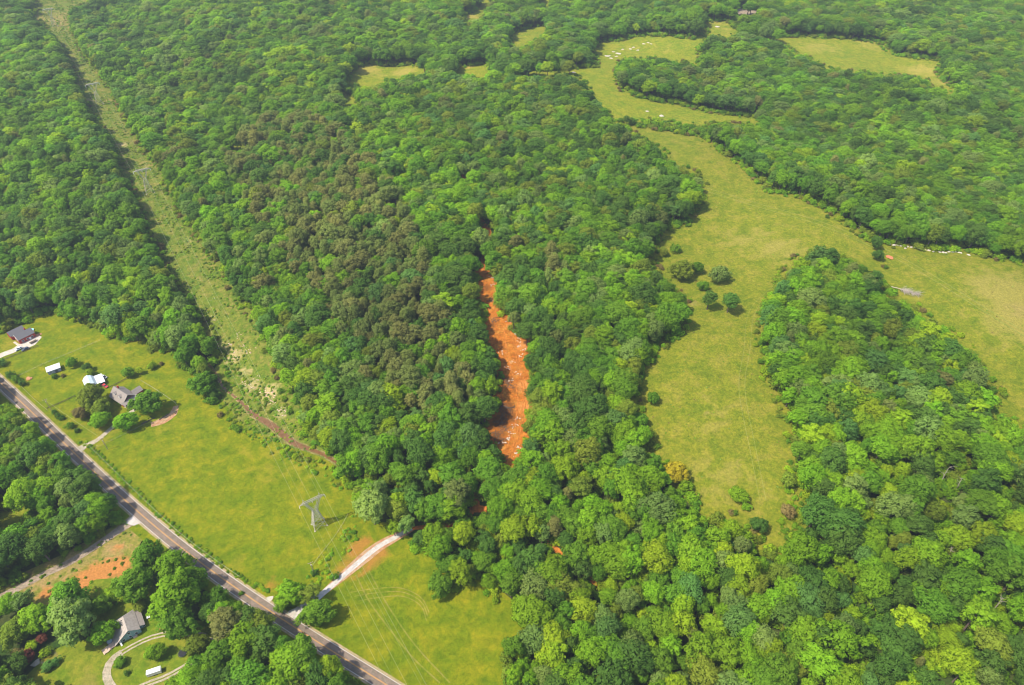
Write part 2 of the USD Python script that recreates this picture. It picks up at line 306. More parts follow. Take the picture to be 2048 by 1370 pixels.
FIELD = [(-30, 655), (0, 668), (44, 650), (88, 631), (123, 635), (153, 653), (188, 653), (201, 668), (232, 688), (263, 685), (291, 694), (317, 705), (342, 714), (355, 740), (381, 749), (384, 780), (415, 803), (440, 832), (457, 858), (490, 879), (526, 892), (574, 916), (623, 926), (650, 927), (660, 945), (674, 962), (685, 984), (704, 1000), (712, 1030), (722, 1062), (746, 1068), (775, 1068), (790, 1078), (777, 1092), (805, 1096), (850, 1109), (880, 1135), (862, 1172), (880, 1200), (912, 1186), (940, 1176), (980, 1200), (1010, 1225), (1030, 1250), (1040, 1270), (1010, 1290), (985, 1300), (980, 1330), (1010, 1365), (1030, 1400), (900, 1440), (777, 1369), (715, 1326), (640, 1289), (571, 1248), (530, 1220), (445, 1152), (400, 1121), (316, 1060), (257, 1006), (202, 953), (145, 902), (85, 847), (28, 793), (0, 765), (-60, 712)]
PASTURE = [(1262, 252), (1320, 262), (1392, 272), (1440, 303), (1490, 338), (1520, 368), (1535, 384), (1600, 396), (1650, 420), (1700, 460), (1740, 482), (1770, 491), (1850, 500), (1930, 506), (2000, 522), (2080, 534), (2110, 900), (2048, 855), (2010, 832), (2005, 800), (1990, 770), (1965, 742), (1950, 702), (1900, 662), (1870, 639), (1853, 633), (1832, 613), (1810, 600), (1795, 594), (1783, 576), (1776, 555), (1765, 535), (1740, 530), (1690, 520), (1650, 494), (1618, 497), (1587, 518), (1557, 553), (1536, 594), (1521, 645), (1516, 686), (1526, 753), (1557, 809), (1577, 860), (1582, 931), (1597, 1003), (1600, 1080), (1560, 1100),
           (1526, 1085), (1495, 1059), (1465, 1029), (1424, 1023), (1398, 993), (1373, 967), (1340, 930), (1306, 911), (1311, 880), (1290, 850), (1273, 809), (1281, 768), (1291, 732), (1316, 707), (1352, 676), (1378, 635), (1373, 594), (1347, 574), (1327, 553), (1306, 518), (1322, 477), (1337, 456), (1373, 451), (1388, 431), (1405, 405), (1410, 370), (1395, 345), (1352, 330), (1330, 303), (1300, 287), (1268, 266)]
UPPER = [(1129, 140), (1195, 134), (1195, 118), (1183, 100), (1205, 85), (1244, 81), (1290, 73), (1325, 73), (1388, 78), (1415, 71), (1409, 45), (1452, 43), (1466, 56), (1488, 65), (1447, 72), (1425, 70), (1412, 79), (1393, 93), (1397, 107), (1398, 125), (1378, 126), (1344, 120), (1310, 115), (1278, 117), (1256, 115), (1239, 122), (1229, 137), (1229, 156), (1242, 183), (1271, 193), (1310, 203), (1356, 210), (1412, 225), (1466, 232), (1515, 237), (1535, 249), (1466, 247), (1393, 247), (1344, 244), (1307, 237), (1237, 246), (1227, 237), (1210, 217), (1183, 188), (1178, 171), (1154, 156)]
RIGHT_FAR = [(1486, 64), (1543, 75), (1607, 75), (1687, 79), (1727, 83), (1762, 88), (1770, 103), (1789, 111), (1834, 118), (1877, 122), (1871, 142), (1883, 161), (1904, 174), (1907, 193), (1887, 200), (1885, 179), (1859, 171), (1853, 158), (1821, 153), (1792, 150), (1733, 145), (1685, 138), (1655, 136), (1620, 115), (1586, 102), (1559, 84), (1520, 74)]
GLADES = [[(720, 134), (739, 128), (771, 137), (808, 132), (848, 134), (844, 149), (815, 151), (786, 156), (756, 168), (737, 176), (698, 164)],
          [(663, 210), (688, 205), (687, 180), (700, 190), (716, 212)], [(908, 137), (976, 131), (971, 151), (915, 147)],
          [(922, 40), (955, 22), (966, -2), (984, -2), (966, 26), (949, 41)], [(1025, 90), (1027, 67), (1064, 55), (1092, 53), (1089, 68), (1064, 82), (1040, 93)],
          [(1079, -3), (1100, -3), (1097, 13), (1085, 8)], [(1040, 142), (1100, 142), (1130, 141), (1120, 150), (1046, 150)], [(0, 1021), (45, 1006), (48, 1037), (27, 1051), (0, 1061), (-20, 1050)],
          [(450, 293), (490, 288), (494, 297), (470, 300)]]
TAN_FAR = [(1470, 16), (1514, 22), (1514, 28), (1490, 29), (1477, 33)]
CLAY = [(960, 546), (988, 550), (986, 573), (988, 615), (993, 642), (1011, 635), (1018, 658), (1034, 672), (1050, 684), (1046, 703), (1047, 727), (1044, 750), (1058, 763), (1054, 796), (1058, 814), (1044, 828), (1046, 863), (1042, 887), (1028, 914), (1016, 924), (1010, 908), (987, 887), (978, 863), (988, 830), (998, 805), (1008, 776), (1010, 750), (1001, 723), (991, 707), (978, 678), (972, 612), (958, 579)]
CLAY_BITS = [[(955, 436), (966, 436), (984, 466), (976, 468), (964, 456)], [(923, 348), (932, 350), (932, 362), (924, 360)], [(960, 516), (970, 516), (970, 546), (962, 546)], [(945, 975), (957, 975), (961, 1010), (975, 1012), (974, 1026), (930, 1026), (932, 1018), (948, 1010)],
             [(868, 1044), (900, 1048), (897, 1058), (870, 1056)], [(1090, 1075), (1120, 1096), (1132, 1112), (1118, 1114), (1095, 1092)], [(1162, 1148), (1185, 1150), (1202, 1178), (1185, 1170)]]
DIRT_CLEARING = [(290, 1040), (292, 1060), (268, 1080), (256, 1108), (249, 1130), (248, 1166), (222, 1172), (192, 1182), (146, 1172), (118, 1180), (103, 1195), (82, 1192), (30, 1190), (0, 1206), (-40, 1215), (-40, 1190), (0, 1182), (34, 1164), (86, 1140), (137, 1116), (178, 1092), (232, 1062), (262, 1040)]
YARD_C = [(250, 1200), (285, 1190), (300, 1205), (318, 1240), (345, 1262), (400, 1268), (446, 1266), (446, 1284), (400, 1300), (380, 1322), (364, 1342), (352, 1352), (280, 1400), (130, 1400), (65, 1370), (90, 1345), (120, 1318), (165, 1305), (206, 1288), (215, 1220)]
SCRUB_C = [(190, 1170), (250, 1166), (262, 1185), (290, 1190), (270, 1210), (235, 1215), (205, 1205)]
NO_RANDOM = [[(-60, 1200), (60, 1186), (250, 1150), (268, 1082), (300, 1085), (395, 1120), (420, 1165), (400, 1230), (425, 1260), (400, 1300), (360, 1345), (280, 1420), (120, 1420), (60, 1372), (40, 1345), (-10, 1335), (-60, 1330)]]
ROAD = [(-140, 632), (-70, 700), (0, 764), (28, 792), (85, 847), (144, 902), (202, 953), (257, 1006), (316, 1060), (400, 1121), (445, 1153), (530, 1221), (571, 1249), (640, 1289), (715, 1327), (777, 1369), (840, 1413), (930, 1478)]
# ------------------------------------------------------------------ ground sheets
def axis(lo, hi, step, far):
    core = np.arange(lo, hi + step, step)
    out, s = [], step
    while (out[-1] if out else 0) < far:
        s *= 1.35
        out.append((out[-1] if out else 0) + s)
    return np.concatenate([lo - np.array(out[::-1]), core, hi + np.array(out)])
def terrain():
    xs, ys = axis(-1000, 1000, 8, 5000), axis(40, 1450, 8, 5000)
    X, Y = np.meshgrid(xs, ys, indexing="ij")
    Z = height(X, Y) - .5
    n, m = len(xs), len(ys)
    i, j = np.meshgrid(np.arange(n - 1), np.arange(m - 1), indexing="ij")
    a = (i * m + j).ravel()
    return np.stack([X.ravel(), Y.ravel(), Z.ravel()], 1), np.vstack([np.stack([a, a + m, a + m + 1], 1), np.stack([a, a + m + 1, a + 1], 1)])
structure("ground", terrain(), M["forest_floor"])
def drape(poly, dz, step=5.0):
    """A sheet that follows the terrain over a polygon on the plan."""
    verts, faces, index = [], [], {}
    def vid(x, y):
        k = (round(x, 3), round(y, 3))
        if k not in index:
            index[k] = len(verts)
            verts.append(k)
        return index[k]
    x0, y0, x1, y1 = poly.bounds
    xs, ys = np.arange(math.floor(x0 / step), math.ceil(x1 / step)) * step, np.arange(math.floor(y0 / step), math.ceil(y1 / step)) * step
    GX, GY = np.meshgrid(xs, ys, indexing="ij")
    cells = shapely.box(GX.ravel(), GY.ravel(), GX.ravel() + step, GY.ravel() + step)
    shapely.prepare(poly)
    hit = shapely.intersects(poly, cells)
    cells, gx, gy = cells[hit], GX.ravel()[hit], GY.ravel()[hit]
    full = shapely.contains(poly, cells)
    for x, y in zip(gx[full], gy[full]):
        a, b, c, d = vid(x, y), vid(x + step, y), vid(x + step, y + step), vid(x, y + step)
        faces += [(a, b, c), (a, c, d)]
    for piece in shapely.intersection(poly, cells[~full]):
        for g in getattr(piece, "geoms", [piece]):
            if g.geom_type != "Polygon" or g.area < 1e-4:
                continue
            v, f = trimesh.creation.triangulate_polygon(shapely.geometry.polygon.orient(g), engine="earcut")
            for t in f:
                ids = [vid(*v[k]) for k in t]
                p, q, r = (verts[k] for k in ids)
                ar = (q[0] - p[0]) * (r[1] - p[1]) - (q[1] - p[1]) * (r[0] - p[0])
                if len(set(ids)) == 3 and abs(ar) > 1e-6:
                    faces.append(ids if ar > 0 else ids[::-1])
    v = np.array(verts)
    return np.column_stack([v, height(v[:, 0], v[:, 1]) + dz]), np.array(faces)
def ribbon(line, width, dz, step=4.0):
    """A strip of even width along a line on the plan."""
    l = np.asarray(line, float)
    s = np.concatenate([[0], np.cumsum(np.hypot(*np.diff(l, axis=0).T))])
    k = max(2, int(s[-1] / step))
    q = np.stack([np.interp(np.linspace(0, s[-1], k + 1), s, l[:, i]) for i in (0, 1)], 1)
    t = np.gradient(q, axis=0)
    t /= np.linalg.norm(t, axis=1, keepdims=True)
    n = np.stack([-t[:, 1], t[:, 0]], 1)
    w = np.broadcast_to(np.asarray(width, float), (k + 1,)) if np.ndim(width) == 0 else np.interp(np.linspace(0, 1, k + 1), np.linspace(0, 1, len(width)), width)
    cols = [q + n * (w * f / 2)[:, None] for f in (-1, -1 / 3, 1 / 3, 1)]
    v = np.stack(cols, 1).reshape(-1, 2)
    a = (np.arange(k)[:, None] * 4 + np.arange(3)[None]).ravel()
    f = np.vstack([np.stack([a, a + 1, a + 5], 1), np.stack([a, a + 5, a + 4], 1)])[:, ::-1]
    return np.column_stack([v, height(v[:, 0], v[:, 1]) + dz]), f
def blob(v, spots):
    """Soft patches on the plan: spots are (u, v, radius in metres, strength[, stretch x, stretch y])."""
    out = np.zeros(len(v))
    for u, w, r, s in spots:
        c = P(u, w)
        d2 = ((v[:, 0] - c[0]) ** 2 + (v[:, 1] - c[1]) ** 2) / r ** 2
        out = np.maximum(out, s * np.exp(-d2))
    return out
poly = {k: world_poly(p) for k, p in dict(row=ROW, field=FIELD, pasture=PASTURE, upper=UPPER, right_far=RIGHT_FAR, tan_far=TAN_FAR, clay=CLAY, dirt=DIRT_CLEARING, yard=YARD_C, scrub=SCRUB_C).items()}
glades = [world_poly(g) for g in GLADES]
clay_bits = [world_poly(g) for g in CLAY_BITS]
road_line = world_line(ROAD, 6)
_s = np.concatenate([[0], np.cumsum(np.hypot(*np.diff(road_line, axis=0).T))])
_fit = [np.polynomial.Polynomial.fit(_s, road_line[:, i], 5) for i in (0, 1)]
road_line = np.stack([f(np.linspace(0, _s[-1], 160)) for f in _fit], 1)
road_poly = LineString(road_line).buffer(3.3, cap_style="flat")
verge = LineString(road_line).buffer(8.5, cap_style="flat")

def sheet(name, pl, mat, dz, spots_dry=(), spots_bare=(), step=5.0):
    v, f = drape(pl, dz, step)
    return structure(name, (v, f), mat, primvars={"dry": blob(v, spots_dry), "bare": blob(v, spots_bare)})
sheet("power_line_clearing", poly["row"].buffer(5), M["rough"], .05,
      [(120, 40, 45, 0.70), (150, 60, 25, 0.56), (230, 200, 25, 0.49), (300, 330, 20, 0.49), (330, 380, 15, 0.28), (360, 470, 16, 0.28), (460, 600, 10, 0.32), (545, 730, 8, 0.35), (490, 630, 6, 0.49), (520, 680, 6, 0.49), (560, 770, 7, 0.49)],
      [(175, 200, 8, .7), (245, 290, 9, .7), (375, 480, 8, .6), (465, 715, 9, .7), (490, 745, 8, .6), (500, 770, 8, .7), (540, 785, 9, .8), (565, 825, 7, .7), (445, 690, 5, .7)], step=2.5)
field_out = unary_union([poly["field"].buffer(7), verge])
sheet("field", field_out, M["field"], .06,
      [(560, 930, 26, 0.47), (500, 900, 16, 0.38), (640, 950, 22, 0.42), (500, 1040, 22, 0.26), (620, 1080, 20, 0.30), (470, 1120, 10, 0.51), (60, 680, 18, 0.30), (10, 690, 20, 0.51), (260, 700, 25, 0.34), (330, 860, 12, 0.51), (210, 860, 20, 0.55), (130, 850, 14, 0.51), (300, 900, 16, 0.34)],
      [(540, 1164, 4.5, .95), (725, 1085, 6, 1.0), (705, 1110, 5, .95), (690, 1130, 5, .9), (668, 1150, 4, .8), (745, 1125, 6, .9), (765, 1100, 5, .9), (708, 1150, 5, .75), (740, 1135, 4, .9), (335, 820, 5, .5), (58, 757, 2.4, .9)])
sheet("pasture", poly["pasture"].buffer(7), M["pasture"], .05,
      [(1500, 480, 28, 0.58), (1560, 500, 26, 0.65), (1450, 470, 22, 0.43), (1520, 420, 16, 0.36), (2035, 590, 36, 1.0), (2045, 645, 30, .95), (2010, 540, 14, 0.43), (1540, 620, 12, 0.58), (1530, 660, 10, 0.50), (1420, 820, 22, 0.43), (1450, 960, 22, 0.47), (1490, 940, 18, 0.43), (1560, 1000, 16, 0.43), (1400, 870, 14, 0.36), (1380, 610, 10, 0.58), (1390, 720, 16, 0.36), (1560, 800, 12, 0.36), (1340, 830, 12, 0.29)],
      [(1385, 605, 5, .75), (1500, 415, 4, .7), (1470, 925, 4, .65), (1410, 825, 4, .6), (2040, 620, 12, .75)])
sheet("upper_meadow", poly["upper"].buffer(8), M["far_pasture"], .05, [(1260, 100, 30, .5), (1330, 95, 40, .4), (1440, 55, 30, .5)], [(1140, 145, 5, .7), (1155, 155, 5, .7)])
sheet("far_meadow", poly["right_far"].buffer(8), M["far_pasture"], .05, [(1640, 95, 40, .6), (1850, 140, 30, .8), (1890, 165, 20, .8), (1740, 90, 26, .6)])
for i, g in enumerate(glades):
    sheet("glade", g.buffer(6), M["far_pasture"], .05, [(735, 140, 20, .9), (810, 145, 18, .9), (760, 150, 15, .6), (945, 33, 12, .9), (1030, 75, 12, .5), (660, 205, 8, .3)], [(725, 140, 7, .7), (940, 135, 6, .8), (935, 35, 7, .8), (815, 150, 6, .6)])
sheet("bare_field", poly["tan_far"].buffer(8), M["dirt_road"], .05)
sheet("clay_cut", unary_union([poly["clay"].buffer(5)]), M["clay"], .05, [(1050, 770, 7, .9), (1052, 815, 7, .9), (1046, 690, 5, .9), (1020, 650, 5, .6), (1035, 745, 5, .6)],
      [(1000, 845, 8, 1.0), (1008, 815, 7, 1.05), (1022, 835, 6, .95), (1016, 760, 5, .9), (1030, 780, 4, .7), (995, 875, 7, .9), (972, 575, 6, .8), (985, 650, 5, .7), (1005, 695, 4, .6)], step=2.5)
for k, px in enumerate(([(1014, 918), (1030, 880), (1040, 840), (1047, 800), (1043, 765), (1036, 735), (1030, 700), (1022, 665)], [(1020, 918), (1036, 880), (1045, 840), (1052, 800), (1048, 765), (1041, 735), (1035, 700), (1027, 665)], [(1009, 905), (1024, 868), (1033, 830), (1036, 800), (1030, 765), (1020, 730), (1012, 690), (1008, 660)])):
    structure("wheel_track", ribbon(world_line(px), .7, .09 + .01 * k, 2.5), M["clay_rut"])
for g in clay_bits:
    sheet("clay_patch", g.buffer(-.3), M["clay_rut"], .12, step=3)
sheet("dirt_clearing", poly["dirt"].buffer(4), M["dirt_bank"], .05, [(150, 1122, 14, .5), (230, 1100, 9, .6), (60, 1168, 10, .6), (110, 1160, 9, .5)],
      [(148, 1168, 6, .95), (166, 1161, 7.5, 1.05), (184, 1153, 8, 1.1), (203, 1146, 8, 1.1), (222, 1138, 7.5, 1.05), (242, 1130, 6.5, 1.0), (235, 1158, 5, .85), (248, 1152, 5, .85), (92, 1187, 4.5, .9), (104, 1184, 3.5, .8), (236, 1096, 4, .7), (172, 1174, 3, .7)], step=2.5)
sheet("house_lawn", unary_union([poly["yard"].buffer(6), poly["scrub"].buffer(3)]), M["yard"], .055, [(330, 1350, 9, .5), (180, 1365, 8, .6), (300, 1325, 6, .4), (250, 1330, 6, .4)], [(327, 1258, 2.5, 1.0), (322, 1262, 2, .9)])
# roads and drives
structure("road_shoulder", ribbon(road_line, 8.2, .11), M["shoulder"])
structure("road", ribbon(road_line, 6.4, .17), M["asphalt"])
_road = stage.GetPrimAtPath("/World/road")
def offset(line, d):
    t = np.gradient(line, axis=0)
    t /= np.linalg.norm(t, axis=1, keepdims=True)
    return line + np.stack([-t[:, 1], t[:, 0]], 1) * d
for d, k in ((-.14, "yellow_paint"), (.14, "yellow_paint"), (-2.9, "white_paint"), (2.9, "white_paint")):
    obj("centre_line" if k == "yellow_paint" else "edge_line", ribbon(offset(road_line, d), .13 if k == "yellow_paint" else .16, .185), M[k], _road, True)
def track(name, px, width, mat, dz=.13, n=8, step=3.0):
    return structure(name, ribbon(world_line(px, n), width, dz, step), M[mat])
GRAVEL = [(572, 1250), (588, 1232), (612, 1212), (648, 1185), (700, 1140), (752, 1097), (790, 1075), (824, 1057)]
track("earth_verge", GRAVEL[3:], [3, 5, 6.5, 5.5, 3.5], "tan_earth", .10)
track("gravel_drive", GRAVEL, [7, 5, 2.9, 2.6, 2.8, 2.8, 2.6, 2.0], "gravel", .16)
structure("gravel_apron", drape(world_poly([(566, 1240), (578, 1222), (596, 1214), (604, 1232), (606, 1256), (590, 1258)]), .15, 3), M["gravel"])
track("clay_track", [(824, 1057), (870, 1052), (915, 1046), (945, 1024), (952, 1000), (962, 975), (985, 950), (1008, 925), (1018, 905)], 2.4, "clay_rut", .13)
track("clay_track", [(972, 560), (966, 530), (972, 500), (978, 465), (962, 440), (945, 410), (935, 380), (928, 352), (926, 330)], 4.0, "clay", .10)
track("dirt_road", [(284, 1030), (271, 1037), (237, 1061), (192, 1092), (137, 1126), (86, 1150), (34, 1178), (0, 1194), (-60, 1222)], [9, 5, 4.2, 4, 4, 4, 4, 4, 4], "dirt_road", .12)
structure("gravel_apron", drape(world_poly([(250, 1046), (266, 1032), (282, 1034), (286, 1044), (268, 1052)]), .15, 3), M["gravel"])
structure("culvert_crossing", drape(world_poly([(527, 1203), (535, 1194), (547, 1192), (546, 1198), (538, 1206)]), .15, 2), M["concrete"])
structure("culvert_crossing", drape(world_poly([(493, 1242), (503, 1230), (515, 1230), (518, 1236), (505, 1248)]), .15, 2), M["concrete"])
track("gravel_drive", [(150, 906), (170, 892), (192, 882), (212, 866), (228, 852), (245, 838), (258, 827), (272, 819)], [7, 4, 3, 2.8, 2.8, 2.8, 2.8], "drive", .15)
track("worn_grass", [(352, 812), (346, 828), (325, 842), (302, 850)], [3, 5, 6, 4], "tan_earth", .12)
structure("concrete_drive", drape(unary_union([LineString(world_line([(-40, 735), (0, 712), (28, 701), (45, 690), (60, 683), (80, 672)])).buffer(2.6, cap_style="flat"), world_poly([(40, 690), (56, 682), (74, 674), (82, 677), (70, 690), (54, 697), (42, 698)]), world_poly([(26, 685), (30, 683), (41, 690), (38, 694)])]), .14, 3), M["concrete"])
for o in (-.85, .85):
    structure("wheel_track", ribbon(offset(world_line([(470, 1278), (440, 1276), (400, 1270), (360, 1266), (332, 1268), (300, 1276), (270, 1290), (244, 1305)]), o), .8, .14), M["drive"])
track("gravel_drive", [(244, 1305), (226, 1318), (215, 1335), (214, 1355), (222, 1372), (240, 1392), (262, 1410)], 3.4, "drive", .14)
for o in (-.8, .8):
    structure("wheel_track", ribbon(offset(world_line([(400, 1318), (377, 1329), (350, 1345), (325, 1357), (290, 1370), (260, 1385)]), o), 1.0, .14), M["drive"])
for px in ([(712, 1150), (740, 1205), (790, 1272), (830, 1320), (880, 1366)], [(738, 1142), (775, 1210), (830, 1290), (900, 1366)]):
    track("wheel_track", px, .7, "track_grass", .11)
for k in (0, 8, 17):
    track("wheel_track", [(700 + k, 1185 + k), (745 + k * .8, 1178 + k), (800 + k * .4, 1176 + k), (842, 1195 + k), (858 - k * .3, 1225 + k)], .5, "track_grass", .11)
for px in ([(1330, 360), (1420, 385), (1520, 415), (1640, 450), (1740, 492), (1800, 522), (1870, 562), (1950, 612), (2060, 680)], [(1336, 354), (1426, 380), (1526, 410), (1646, 445), (1746, 487), (1806, 517), (1876, 557), (1956, 607), (2066, 674)]):
    track("wheel_track", px, .8, "track_green", .10)
for px in ([(1560, 560), (1500, 620), (1488, 700), (1478, 780), (1500, 900), (1520, 1000)], [(1572, 562), (1512, 622), (1500, 700), (1490, 780), (1512, 900), (1532, 1000)]):
    track("wheel_track", px, .34, "track_green", .10)
# creek and pond
creek_px = [(405, 712), (413, 723), (431, 746), (446, 774), (467, 792), (490, 812), (503, 826), (526, 841), (546, 853), (569, 872), (592, 889), (623, 900), (655, 914), (700, 945)]
structure("creek_bank", ribbon(world_line(creek_px), [1.6, 2.0, 2.3, 2.3, 2.4, 3.6, 5.4, 5.8, 5.8, 5.2, 4.4, 3.6, 3], .16), M["bank"])
structure("creek_water", ribbon(world_line(creek_px), [.6, .8, 1.0, .9, 1.0, 1.7, 3.2, 4.2, 4.0, 3.4, 2.2, 1.5, 1.2], .28), M["creek"])
structure("pond_water", drape(world_poly([(78.7, 1323.5), (90, 1314), (103, 1304), (112, 1303), (117, 1311), (109, 1319), (96, 1323), (83.5, 1329)]), .16, 2), M["pond"])
structure("pond_edge", drape(world_poly([(60, 1332), (70, 1322), (79, 1316), (80, 1327), (70, 1334)]), .2, 2), M["concrete"])

# ------------------------------------------------------------------ trees: crowns of many small leaf clumps on lobes
def leaf_prim(path, parts, mat):
    v, n = np.concatenate([p[0] for p in parts]), np.concatenate([p[1] for p in parts])
    m = UsdGeom.Mesh.Define(stage, path)
    m.CreatePointsAttr(Vt.Vec3fArray.FromNumpy(v.astype(np.float32)))
    k = len(v) // 4
    m.CreateFaceVertexCountsAttr(Vt.IntArray.FromNumpy(np.full(k, 4, np.int32)))
    m.CreateFaceVertexIndicesAttr(Vt.IntArray.FromNumpy(np.arange(4 * k, dtype=np.int32)))
    m.CreateSubdivisionSchemeAttr("none")
    m.CreateNormalsAttr(Vt.Vec3fArray.FromNumpy(n.astype(np.float32)))
    m.SetNormalsInterpolation("vertex")
    UsdShade.MaterialBindingAPI.Apply(m.GetPrim()).Bind(mat)
    return m.GetPrim()
def unit(a): return a / (np.linalg.norm(a, axis=-1, keepdims=True) + 1e-9)
def leaves(r, centre, rad, count, size, up=.0, flat_=.0):
    """Leaf clumps over one lobe: little crossed quads facing roughly outwards."""
    d = unit(r.normal(size=(count, 3)) + [0, 0, up])
    p = centre + d * rad * (r.uniform(.6, 1.16, (count, 1)))
    n = unit(d * .75 + r.normal(size=(count, 3)) * .55 + [0, 0, flat_])
    t = unit(np.cross(n, r.normal(size=(count, 3))))
    b = np.cross(n, t)
    s = size * r.uniform(.55, 1.25, (count, 1))
    w = s * r.uniform(.45, .8, (count, 1))
    q = np.stack([p - t * s, p - b * w + n * s * .15, p + t * s, p + b * w + n * s * .15], 1)
    return q.reshape(-1, 3), d, n
def crown(seed, R, H_, z0, kind):
    """kind: round, tall, wide, open, pine, shrub."""
    r = np.random.default_rng(seed)
    out, zc, hz = [], z0 + (H_ - z0) * .48, (H_ - z0) * .52
    nl = {"round": 46, "tall": 44, "wide": 52, "open": 34, "pine": 36, "needle": 58, "shrub": 14}[kind]
    per = {"round": 92, "tall": 92, "wide": 92, "open": 84, "pine": 100, "needle": 78, "shrub": 56}[kind]
    lob = {"round": .27, "tall": .31, "wide": .25, "open": .24, "pine": .32, "needle": .21, "shrub": .42}[kind]
    lean = r.normal(size=2) * .05 * R
    for k in range(nl):
        g = (k + .5) / nl
        cz = 1 - g * (1.55 if kind != "pine" else 1.7)
        a = k * 2.39996 + r.normal() * .35
        sr = math.sqrt(max(0, 1 - cz * cz))
        f = r.uniform(.60, .92) if kind != "open" else r.uniform(.45, 1.0)
        wob = 1 + .16 * math.sin(2 * a + seed) + .1 * math.sin(3 * a + seed * 2.3)
        if kind == "pine":
            cz = 1 - 1.9 * g
            prof = .25 + .75 * smooth(-.05, .65, g) * (1 - .25 * g)
            c = np.array([math.cos(a) * R * prof * f * .85, math.sin(a) * R * prof * f * .85, zc + hz * cz * .95])
        else:
            c = np.array([math.cos(a) * R * sr * f * wob, math.sin(a) * R * sr * f * wob, zc + hz * cz * f])
        c[:2] += lean * (c[2] / H_)
        rad = lob * R * r.uniform(.7, 1.25)
        sq = np.array([1, 1, .8])
        v, d, n = leaves(r, c * 0, rad, int(per * r.uniform(.7, 1.2)), (.072 if kind != "shrub" else .14) * R + (.05 if kind not in ("pine", "needle", "shrub") else 0), .25, .25)
        v = v * sq + c
        outw = unit(np.array([[c[0], c[1], (c[2] - zc) * R / hz + .25 * R]]))
        nn = unit(.55 * d + .35 * outw + .42 * n)
        out.append((v, np.repeat(nn, 4, 0)))
    # inner foliage, so that gaps look into shade
    cnt = {"open": 120, "shrub": 60}.get(kind, 260)
    u = unit(r.normal(size=(cnt, 3))) * (r.uniform(0, 1, (cnt, 1)) ** .5) * [R * .66, R * .66, hz * .7] + [0, 0, zc]
    v, d, n = leaves(r, np.zeros(3), .01, cnt, .15 * R)
    v = v + np.repeat(u, 4, 0)
    out.append((v, np.repeat(unit(n + [0, 0, .4]), 4, 0)))
    return out
def trunk_mesh(seed, R, H_, z0, kind):
    r = np.random.default_rng(seed + 100)
    top = z0 + (H_ - z0) * .62
    b = .017 * H_
    zs = np.linspace(-.6, top, 6)
    c = np.stack([np.cumsum(r.normal(size=6) * .06), np.cumsum(r.normal(size=6) * .06), zs], 1)
    ms = [tube(c, b * np.linspace(1.15, .35, 6), 6)]
    for k in range(4 if kind != "shrub" else 3):
        a, s = k * 2.1 + r.uniform(0, 1), r.uniform(.75, 1.0)
        z1 = z0 + (H_ - z0) * r.uniform(.0, .3)
        p0 = np.array([np.interp(z1, zs, c[:, 0]), np.interp(z1, zs, c[:, 1]), z1])
        e = np.array([math.cos(a) * R * .62, math.sin(a) * R * .62, min(z1 + (H_ - z0) * .35, H_ * .85)])
        ms.append(tube([p0, p0 * .5 + e * .5 + [0, 0, .3], e], b * np.array([.5, .35, .14]) * s, 4))
    return join(ms)
KINDS = {  # name: (crown radius, height, crown base, kind, seed)
    "round_a": (5.6, 17.5, 5.0, "round", 11), "round_b": (5.4, 18.0, 6.0, "round", 23), "tall_a": (4.6, 20.5, 6.0, "tall", 37), "tall_b": (4.8, 19.5, 7.0, "tall", 41),
    "wide_a": (6.6, 16.5, 4.5, "wide", 53), "round_c": (5.5, 16.5, 4.0, "open", 59), "tall_c": (5.0, 19.0, 5.0, "round", 61), "open_a": (5.0, 18.5, 6.5, "open", 67), "pine_a": (4.4, 17.5, 6.5, "needle", 71), "pine_b": (4.1, 18.5, 8.0, "needle", 83), "pine_c": (4.5, 18.0, 6.5, "pine", 89),
    "shrub_a": (1.6, 2.7, .15, "shrub", 97), "shrub_b": (1.9, 2.2, .1, "shrub", 103), "yard_a": (5.8, 11.5, 1.6, "round", 113), "yard_b": (6.0, 12.5, 1.8, "wide", 127)}
_crowns, _classes = {}, {}
def tree_class(kind, tone):
    key = (kind, tone)
    if key not in _classes:
        R, Ht, z0, k, seed = KINDS[kind]
        if kind not in _crowns:
            _crowns[kind] = (crown(seed, R, Ht, z0, k), trunk_mesh(seed, R, Ht, z0, k))
        c = stage.CreateClassPrim(f"/World/{kind}_{tone.replace(' ', '_')}_kind")
        leaf_prim(f"{c.GetPath()}/crown", _crowns[kind][0], M["leaf " + tone])
        usdkit.mesh(stage, f"{c.GetPath()}/trunk", _crowns[kind][1], M["bark"], smooth=True)
        _classes[key] = c.GetPath()
    return _classes[key]
def plant(name, kind, tone, loc, R, Ht, rot, label, cat, group=None):
    r0, h0 = KINDS[kind][:2]
    x = UsdGeom.Xform.Define(stage, numbered("/World", name))
    x.AddTranslateOp().Set(Gf.Vec3d(*map(float, loc)))
    x.AddRotateZOp().Set(float(math.degrees(rot)))
    q = .13 * math.sin(rot * 5.0)
    x.AddScaleOp().Set(Gf.Vec3f(R / r0 * (1 + q), R / r0 * (1 - q), Ht / h0))
    x.GetPrim().GetReferences().AddInternalReference(tree_class(kind, tone))
    x.GetPrim().SetInstanceable(True)
    return tag(x, label, cat, group)
